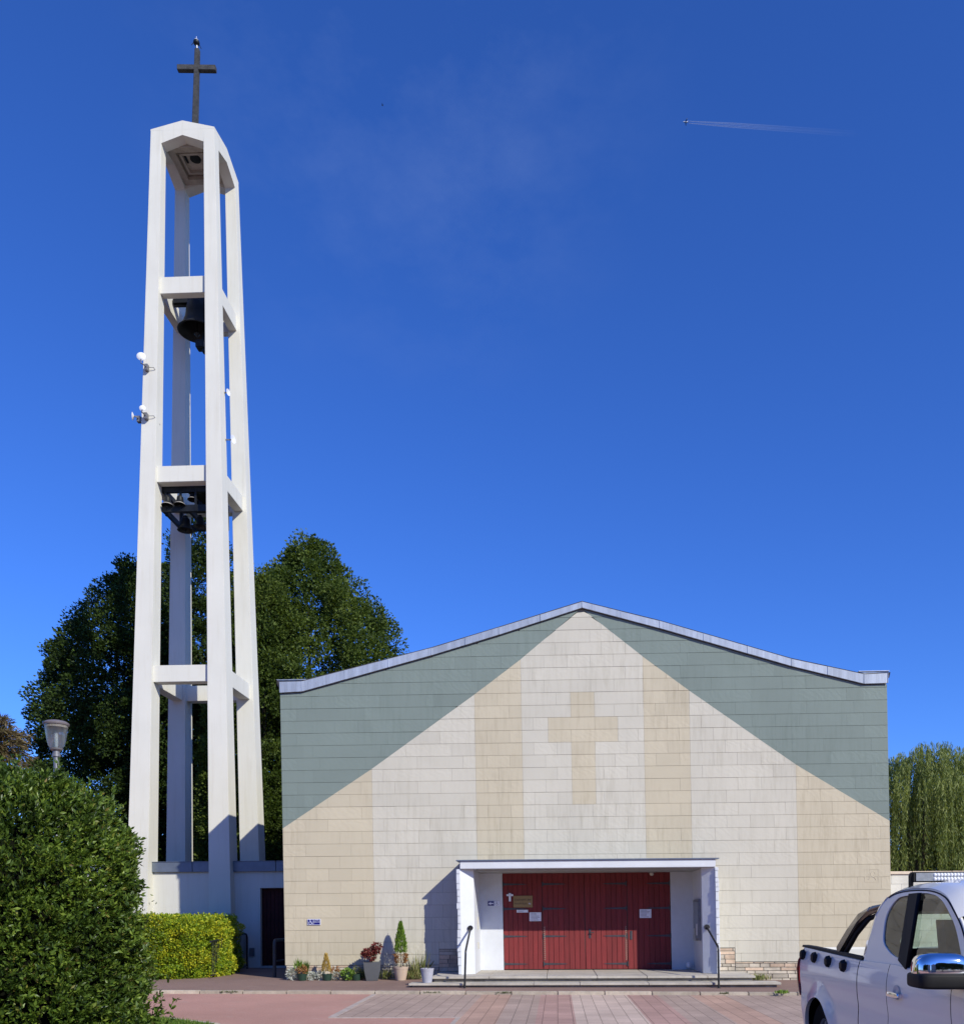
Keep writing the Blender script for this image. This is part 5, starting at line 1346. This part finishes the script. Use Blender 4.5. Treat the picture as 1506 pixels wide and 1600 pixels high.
# cab greenhouse
def gh(far, off=0.0):
    def f(u, z, d):
        w_ = .052+(max(z-1.24, 0))*.27+.05*max(0, (z-1.62)/.2)**2-off+d
        return T(u, w_ if not far else WID-w_, z)
    return f
def spline(pl, m=8):
    out = []; n = len(pl)
    for i in range(n-1):
        p0, p1, p2, p3 = [np.array(pl[max(0, min(n-1, k))]) for k in (i-1, i, i+1, i+2)]
        for t in np.arange(m)/m: out.append(tuple(.5*((2*p1)+(-p0+p2)*t+(2*p0-5*p1+4*p2-p3)*t*t+(-p0+3*p1-3*p2+p3)*t**3)))
    return out+[tuple(pl[-1])]
ROOF = spline([(1.925, 1.60), (1.96, 1.735), (2.08, 1.81), (2.25, 1.836), (2.52, 1.842), (2.80, 1.83), (3.05, 1.795), (3.25, 1.738), (3.50, 1.615), (3.70, 1.46), (3.95, 1.235)])
outer = [(1.925, 1.255)]+ROOF+[(3.93, 1.215), (3.68, 1.22), (2.6, 1.258)]
_o = roundpoly([(1.925, 1.255), (1.925, 1.62), (2.0, 1.785), (2.25, 1.835), (2.80, 1.832), (3.22, 1.755), (3.50, 1.62), (3.86, 1.32), (3.95, 1.215), (3.68, 1.22), (2.6, 1.258)], .10)
qwin = roundpoly([(2.23, 1.42), (2.15, 1.62), (2.21, 1.775), (2.56, 1.80), (2.80, 1.30), (2.50, 1.325)], .12)
fwin = roundpoly([(2.60, 1.80)]+spline([(2.75, 1.798), (2.98, 1.77), (3.22, 1.695), (3.46, 1.56), (3.70, 1.34)], 5)+[(3.72, 1.245), (2.84, 1.252)], .05)
for far in (False, True):
    so2 = sheet(outer, [qwin, fwin], gh(far), .018, 'cab_side', M['paint'], truck)
    sheet(qwin, [], gh(far, -.004), .004, 'quarter_window', M['glass'], truck)
    sheet(fwin, [], gh(far, -.004), .004, 'door_window', M['glass'], truck)
    sheet([(2.485, 1.80), (2.655, 1.803), (2.91, 1.243), (2.73, 1.30)], [], gh(far, .026), .030, 'door_pillar', M['plastic'], truck)
    def trim(off): return gh(far, off)
    g0 = [(u, z-.018) for u, z in ROOF if 2.03 < u < 3.85]
    b = MB(); b.tube([trim(.010)(u, z, 0) for u, z in g0], .006, 6); b.build('roof_seam', M['plastic'], truck)
# roof skin
b = MB(); us = np.linspace(1.93, 3.50, 26); nw = 22; vs = []; fs = []
zg = lambda u: float(np.interp(u, [p[0] for p in ROOF], [p[1] for p in ROOF]))
for u in us:
    for k in range(nw+1):
        t = k/nw; z0_ = zg(u); e0 = .052+(z0_-1.24)*.27+.05*max(0, (z0_-1.62)/.2)**2-.018
        w_ = e0+(WID-2*e0)*t
        rib = -.012*(1 if abs(t-.16) < .03 or abs(t-.84) < .03 else 0)
        vs.append(T(u, w_, z0_+.085*(math.sin(math.pi*t))**.55*min(1, (u-1.90)/.2)+rib))
for i in range(len(us)-1):
    for k in range(nw): fs.append((i*(nw+1)+k, (i+1)*(nw+1)+k, (i+1)*(nw+1)+k+1, i*(nw+1)+k+1))
b.add(vs, fs); b.build('roof', M['paint'], truck, smooth=50)
# rear panel with window, windscreen, bonnet, grille, bumpers
def rp(u0): return lambda x, z, d: T(u0+(.05*(z-1.25))+d, x, z)
sheet(roundpoly([(.06, 1.25), (WID-.06, 1.25), (WID-.20, 1.76), (.20, 1.76)], .05), [roundpoly([(.22, 1.34), (WID-.22, 1.34), (WID-.30, 1.68), (.30, 1.68)], .05)], rp(1.93), .03, 'cab_rear_panel', M['paint'], truck)
sheet(roundpoly([(.22, 1.34), (WID-.22, 1.34), (WID-.30, 1.68), (.30, 1.68)], .05), [], rp(1.935), .004, 'rear_window', M['glass'], truck)
b = MB(); b.hexa([T(3.93, .10, 1.20), T(3.93, WID-.10, 1.20), T(3.945, WID-.10, 1.20), T(3.945, .10, 1.20), T(3.42, .24, 1.665), T(3.42, WID-.24, 1.665), T(3.435, WID-.24, 1.668), T(3.435, .24, 1.668)]); b.build('windscreen', M['glass'], truck)
b = MB(); vs = []; fs = []; us = np.linspace(3.72, 5.18, 16); nw = 16
for u in us:
    for k in range(nw+1):
        t = k/nw; e = .05+(.35*((u-4.7)/.5)**2 if u > 4.7 else 0); vs.append(T(u, e+(WID-2*e)*t, float(ztop(u))+.07*math.sin(math.pi*t)**.5))
for i in range(len(us)-1):
    for k in range(nw): fs.append((i*(nw+1)+k, (i+1)*(nw+1)+k, (i+1)*(nw+1)+k+1, i*(nw+1)+k+1))
b.add(vs, fs); b.build('bonnet', M['paint'], truck, smooth=50)
b = MB(); tbox(b, 5.0, 5.17, .42, WID-.42, .72, 1.02); b.build('grille', M['plastic'], truck, bevel=.03)
for w0, w1 in ((.34, .56), (WID-.56, WID-.34)):
    b = MB(); tbox(b, 4.98, 5.16, w0, w1, .82, 1.0); b.build('headlight', M['white_plastic'], truck, bevel=.03)
b = MB(); tbox(b, 4.95, 5.28, .22, WID-.22, .42, .70); b.build('bumper', M['plastic'], truck, bevel=.05)
b = MB(); tbox(b, -.16, .02, .12, WID-.12, .48, .66); b.build('bumper', M['chrome'], truck, bevel=.03)
# interior: seats and dash
for w0 in (.28, 1.06):
    b = MB(); tbox(b, 2.95, 3.42, w0, w0+.52, .75, .98); b.hexa([T(3.06, w0, .95), T(3.06, w0+.52, .95), T(2.92, w0+.52, .95), T(2.92, w0, .95), T(2.86, w0+.03, 1.60), T(2.86, w0+.49, 1.60), T(2.72, w0+.49, 1.60), T(2.72, w0+.03, 1.60)])
    b.lathe([(.001, -.115)]+[(.155*math.sin(t*math.pi/12)**.6, -.115*math.cos(t*math.pi/12)) for t in range(1, 12)]+[(.001, .115)], T(2.76, w0+.26, 1.685), 24, sy=.45); b.build('seat', M['interior'], truck, smooth=50)
b = MB(); tbox(b, 3.55, 3.9, .12, WID-.12, .9, 1.20); tbox(b, 1.98, 2.30, .15, WID-.15, .7, 1.05); b.build('dashboard', M['interior'], truck, bevel=.03)
sheet(roundpoly([(.08, 1.10), (WID-.08, 1.10), (WID-.22, 1.755), (.22, 1.755)], .05), [roundpoly([(.30, 1.36), (WID-.30, 1.36), (WID-.40, 1.665), (.40, 1.665)], .09)], rp(1.985), .012, 'rear_trim', M['interior'], truck)
b = MB(); b.lathe([(.19*1, -.012), (.19, .012), (.165, .012), (.165, -.012), (.19, -.012)], T(3.45, 1.32, 1.14), 20, M=Vector((0, 1, .55)).to_track_quat('Z', 'Y').to_matrix()); b.build('steering_wheel', M['interior'], truck)
# styling bar in the bed
b = MB()
def bar(mb, pts, wd, th):
    """flat band swept along pts (u, w, z)"""
    n = len(pts); vs = []; fs = []
    for i, (u, w_, z) in enumerate(pts):
        p_ = Vector(T(u, w_, z)); t = Vector(T(*pts[min(i+1, n-1)]))-Vector(T(*pts[max(i-1, 0)])); t.normalize()
        side = Vector((0, 1, 0)); side = (side-t*side.dot(t)).normalized(); nn = t.cross(side)
        for a, c in ((-1, -1), (1, -1), (1, 1), (-1, 1)): vs.append(p_+side*a*wd/2+nn*c*th/2)
    for i in range(n-1):
        for k in range(4): fs.append((i*4+k, i*4+(k+1) % 4, (i+1)*4+(k+1) % 4, (i+1)*4+k))
    fs += [(3, 2, 1, 0), tuple((n-1)*4+k for k in range(4))]; mb.add(vs, fs)
lp_ = [(1.10, .10, 1.29), (1.28, .14, 1.46), (1.44, .18, 1.60), (1.54, .24, 1.675), (1.60, .36, 1.715)]
bar(b, lp_+[(1.62, .94, 1.73)]+[(u, WID-w_, z) for u, w_, z in lp_[::-1]], .13, .05)
b.build('styling_bar', simple('bar_metal', (.20, .17, .14), .22, .1, 6, metal=.9, bmp=0), truck, bevel=.012)
b = MB(); 
for s in (0, 1):
    q = lambda w_: w_ if s == 0 else WID-w_
    b.tube([T(1.22, q(.125), 1.29), T(1.40, q(.165), 1.47), T(1.56, q(.215), 1.60), T(1.62, q(.34), 1.665)], .022, 8)
    b.tube([T(1.09, q(.09), 1.288), T(1.84, q(.09), 1.272)], .02, 6)
    for i in range(4): b.tube([T(1.42+i*.11, q(.13), 1.14), T(1.42+i*.11, q(.13), 1.25)], .014, 6)
b.build('bar_tube', M['plastic'], truck, smooth=50)
for s in (0, 1):
    q = lambda w_: w_ if s == 0 else WID-w_
    b = MB(); bar(b, [(1.865, q(.085), 1.275), (1.872, q(.115), 1.42), (1.885, q(.155), 1.56), (1.91, q(.20), 1.69), (1.96, q(.245), 1.775)], .055, .03); b.build('sky_reflecting_strip', M['chrome'], truck, bevel=.006)  # chrome strip added so the cab corner mirrors the blue sky
# roof light bar
lbu, lz0, lz1 = 2.30, 1.895, 1.975
lb = MB(); tbox(lb, lbu-.06, lbu+.02, .30, 1.58, lz0, lz1); lbo = lb.build('light_bar', M['plastic'], truck, bevel=.008)
b = MB(); tbox(b, lbu+.021, lbu+.026, .325, 1.555, lz0+.008, lz1-.008); b.build('reflector_strip', simple('led_reflector', (.30, .32, .36), .3, .15, 30, metal=.3, bmp=0), lbo)
b = MB(); R_ = Matrix.Rotation(math.radians(90), 3, 'X')
for i in range(38):
    for zz in (lz0+.024, lz1-.024): b.lathe([(.014, 0), (.010, .006), (.004, .010), (.001, .010)], T(lbu+.0265, .47+i*.0255, zz), 8, M=R_)
b.build('lamp_cells', M['white_plastic'], lbo, smooth=50)
for w_ in (.305, 1.575):
    b = MB(); b.hexa([T(lbu-.02, w_-.012, 1.84), T(lbu-.02, w_+.012, 1.84), T(lbu-.05, w_+.012, 1.84), T(lbu-.05, w_-.012, 1.84), T(lbu+.01, w_-.012, 1.95), T(lbu+.01, w_+.012, 1.95), T(lbu-.05, w_+.012, 1.95), T(lbu-.05, w_-.012, 1.95)]); b.build('bracket', M['plastic'], lbo)
# mirrors, handles
def superbox(mb, c, h, p, n=28, m=18):
    c = Vector(c); vs = []; fs = []
    sp_ = lambda v: math.copysign(abs(v)**(2/p), v)
    for i in range(m+1):
        a = -math.pi/2+math.pi*i/m
        for k in range(n):
            w = 2*math.pi*k/n
            vs.append(c+Vector((h[0]*sp_(math.cos(a))*sp_(math.cos(w)), h[1]*sp_(math.cos(a))*sp_(math.sin(w)), h[2]*sp_(math.sin(a)))))
    for i in range(m):
        for k in range(n): fs.append((i*n+k, i*n+(k+1) % n, (i+1)*n+(k+1) % n, (i+1)*n+k))
    mb.add(vs, fs)
for s in (0, 1):
    q = lambda w_: w_ if s == 0 else WID-w_
    def rb(mb, u0, u1, w0, w1, z0, z1): a, c = sorted((q(w0), q(w1))); tbox(mb, u0, u1, a, c, z0, z1)
    mz = lambda px, py: 0
    b = MB(); superbox(b, T(3.77, q(-.10), 1.285), (.165, .11, .116), 3.4); mo = b.build('mirror', M['chrome'], truck, smooth=80)
    b = MB(); superbox(b, T(3.775, q(-.085), 1.228), (.19, .135, .052), 6); b.build('mirror_base', M['plastic'], mo, smooth=60)
    b = MB(); rb(b, 3.664, 3.669, -.20, .0, 1.26, 1.37); b.build('mirror_glass', M['chrome'], mo)
    dpar = near['door', bool(s)]
    uh, zh = 2.78, 1.045; w_ = wsurf(uh, zh)
    b = MB(); superbox(b, T(uh, q(w_-.030), zh), (.012, .115, .021), 5, 20, 12); rb(b, uh-.10, uh-.06, w_-.02, w_+.03, zh-.016, zh+.014); rb(b, uh+.06, uh+.10, w_-.02, w_+.03, zh-.016, zh+.014)
    b.build('door_handle', M['chrome'], dpar, bevel=.008, smooth=60)
    b = MB(); Rt = Matrix.Rotation(math.radians(90), 3, 'Y'); b.lathe([(.055, -.002), (.05, -.004), (.03, .0), (.001, .002)], T(uh, q(w_-.001), zh+.02), 16, M=Rt, sx=1, sy=1.3); b.build('handle_recess', simple('recess_paint', (.42, .43, .46), .3, .02, bmp=0), dpar, smooth=60)
# wheels and dark wheel wells
for uc in (UA, UF):
    for s in (0, 1):
        cw = .16 if s == 0 else WID-.16; Rw = Matrix.Rotation(math.radians(90 if s == 0 else -90), 3, 'Y')
        sg_ = 1
        b = MB(); b.lathe([(.24, -.10), (.33, -.125), (.385, -.11), (.40, -.06), (.402, 0), (.40, .06), (.385, .11), (.33, .125), (.24, .10)], T(uc, cw, .402), 36, M=Rw); wo = b.build('wheel', M['tyre'], truck, smooth=40)
        b = MB(); b.lathe([(.245, -.095), (.225, -.085), (.21, -.05), (.07, -.06), (.001, -.06)], T(uc, cw, .402), 24, M=Rw)
        for k in range(6):
            a = k*math.pi/3; d = Rw @ Vector((math.cos(a), math.sin(a), 0)); n_ = Rw @ Vector((0, 0, -1)); c0_ = Vector(T(uc, cw, .402))+n_*.075; b.tube([c0_+d*.05, c0_+d*.215], [.03, .022], 6)
        b.build('rim', M['grey_metal'], wo, smooth=40)
b = MB()
for uc in (UA, UF):
    for w0, w1 in ((.0, .42), (WID-.42, WID-.0)):
        n = 16
        vs = []; fs = []
        for k in range(n+1):
            a = math.pi*k/n; r = RA+.03
            vs += [T(uc-r*math.cos(a), w0, ZA+r*math.sin(a)), T(uc-r*math.cos(a), w1, ZA+r*math.sin(a))]
        for k in range(n): fs.append((2*k, 2*k+1, 2*k+3, 2*k+2))
        iw = w1 if w0 < 1 else w0
        c_i = len(vs); vs.append(T(uc, iw, ZA))
        off_ = 1 if w0 < 1 else 0
        for k in range(n): fs.append((c_i, 2*k+off_, 2*k+2+off_))
        b.add(vs, fs)
b.build('wheel_arch_liner', simple('arch_black', (.004, .004, .004), 1, .1, spec=.05), truck)

# ================================================================== AIRCRAFT AND ITS TRAIL, A BIRD
YP = 3200.0
a = at(1071, 190, YP); e = at(1345, 209, YP)
o = empty('aeroplane', a, 'tiny white aeroplane high in the sky at the head of its vapour trail', 'aeroplane')
d = (a-e).normalized(); sd = Vector((0, 1, 0))
b = MB(); b.tube([a-d*9, a-d*7, a+d*6, a+d*9], [.6, 1.7, 1.7, .3], 10); b.build('fuselage', M['white_plastic'], o, smooth=50)
b = MB()
for s in (-1, 1): b.prism([a+d*2, a-d*2.5, a-d*4+sd*s*15, a-d*2.5+sd*s*15], (0, 0, .5)); b.prism([a-d*6, a-d*8, a-d*9+sd*s*5, a-d*8+sd*s*5], (0, 0, .4))
b.prism([a-d*6, a-d*8.5, a-d*9+Vector((0, 0, 5)), a-d*7.5+Vector((0, 0, 5))], (0, .4, 0)); b.build('wing', M['white_plastic'], o)
tm, tnt, _ = newmat('vapour')
tx_ = N(tnt, 'ShaderNodeTexCoord'); sp_ = N(tnt, 'ShaderNodeSeparateXYZ'); L(tnt, tx_.outputs['Generated'], sp_.inputs[0])
al = ramp(tnt, sp_.outputs[0], [(0, g(.15)), (.3, g(.09)), (.6, g(.03)), (1, g(0))])
ct = N(tnt, 'ShaderNodeBsdfTransparent'); df = N(tnt, 'ShaderNodeBsdfDiffuse'); df.inputs[0].default_value = (.9, .9, .9, 1); mxx = N(tnt, 'ShaderNodeMixShader')
lw_ = N(tnt, 'ShaderNodeLayerWeight'); lw_.inputs[0].default_value = .35; iv = N(tnt, 'ShaderNodeMath', operation='SUBTRACT'); iv.inputs[0].default_value = 1; L(tnt, lw_.outputs['Facing'], iv.inputs[1])
mm_ = N(tnt, 'ShaderNodeMath', operation='MULTIPLY'); L(tnt, al, mm_.inputs[0]); L(tnt, iv.outputs[0], mm_.inputs[1])
L(tnt, mm_.outputs[0], mxx.inputs[0]); L(tnt, ct.outputs[0], mxx.inputs[1]); L(tnt, df.outputs[0], mxx.inputs[2]); L(tnt, mxx.outputs[0], tnt.nodes['Material Output'].inputs[0])
b = MB(); n = 20
for s in (-1, 1):
    b.tube([a+(e-a)*(.02+.98*k/n)+Vector((0, s*3, -s*(.8+1.6*min(1, k/5)))) for k in range(n+1)], [1.0+1.6*min(1, k/5)+.12*k for k in range(n+1)], 10, cap=False)
tag(b.build('vapour_trail', tm, smooth=80, org=a), 'thin white vapour trail fading to the right in the upper sky', 'vapour trail')
q = at(597.5, 164, 60)
o = empty('bird', q, 'tiny dark bird flying high in the blue sky', 'bird')
b = MB(); b.tube([q+Vector((-.06, 0, 0)), q, q+Vector((.07, 0, .01))], [.008, .022, .008], 8); b.build('bird_body', M['black_metal'], o, smooth=60)
b = MB()
for s in (-1, 1): b.prism([q+Vector((-.03, 0, .01)), q+Vector((.04, 0, .01)), q+Vector((.0, s*.14, .05))], (0, 0, .008))
b.build('wing', M['black_metal'], o)

# ================================================================== THE OTHER SIDE OF THE SQUARE (mirrored in the chrome and paint, shuts off the low sky)
M['leaf_far'] = leafmat('linden_leaf', [(0, (.02, .035, .010)), (.6, (.045, .075, .018)), (1, (.08, .12, .03))], .6, .2, .2)
SG2 = 'trees on the other side of the square'
first = None
rngb = np.random.default_rng(77)
for i, x in enumerate([-44, -36, -29, -21.5, -14, 13, 21, 28.5, 36, 44]):
    y = -25-rngb.uniform(0, 4)
    if first is None:
        first = crown_tree('square_tree', 'broad tree on the other side of the square, behind the photographer', (x, y, 0), 11.5, 1.5, 4.4, [(0, .7), (.3, 1), (.6, .95), (.85, .6), (1, .1)], 420, 40, .42, M['leaf_far'], 12, SG2, csig=.9)
    else:
        c = copy_tree(first); c.location = (x, y, 0); c.rotation_euler = (0, 0, rngb.uniform(0, 6)); f = rngb.uniform(.85, 1.08); c.scale = (f, f, f)
M['plaster'] = simple('house_plaster', (.45, .40, .34), .9, .1, 1)
M['tiles'] = simple('roof_tiles', (.16, .075, .05), .9, .25, 4)
for x, wd_, lab in ((-6.2, 7.5, 'plain narrower gabled house across the square behind the photographer'), (4.6, 8.5, 'plain wider gabled house across the square behind the photographer')):
    o = empty('house', (x, -27, 0), lab, 'house')
    y0, y1 = -26.0, -34.0; hw_ = wd_/2
    b = MB(); b.prism([(x-hw_, y0, 0), (x+hw_, y0, 0), (x+hw_, y0, 6), (x, y0, 9.3), (x-hw_, y0, 6)], (0, y1-y0, 0)); b.build('wall', M['plaster'], o)
    for sg in (-1, 1):
        b = MB(); b.hexa([(x, y0+.4, 9.32), (x+sg*(hw_+.4), y0+.4, 5.72), (x+sg*(hw_+.4), y1-.4, 5.72), (x, y1-.4, 9.32), (x, y0+.4, 9.5), (x+sg*(hw_+.4), y0+.4, 5.9), (x+sg*(hw_+.4), y1-.4, 5.9), (x, y1-.4, 9.5)]); b.build('roof', M['tiles'], o)
    for wx in (-2, 1.0):
        for wz in (.9, 3.7):
            b = MB(); b.box(x+wx, x+wx+1.0, y0+.002, y0+.05, wz, wz+1.3); f_o = b.build('window', M['white_plastic'], o)
            b = MB(); b.box(x+wx+.08, x+wx+.92, y0+.051, y0+.06, wz+.08, wz+1.22); b.build('pane', gm, f_o)
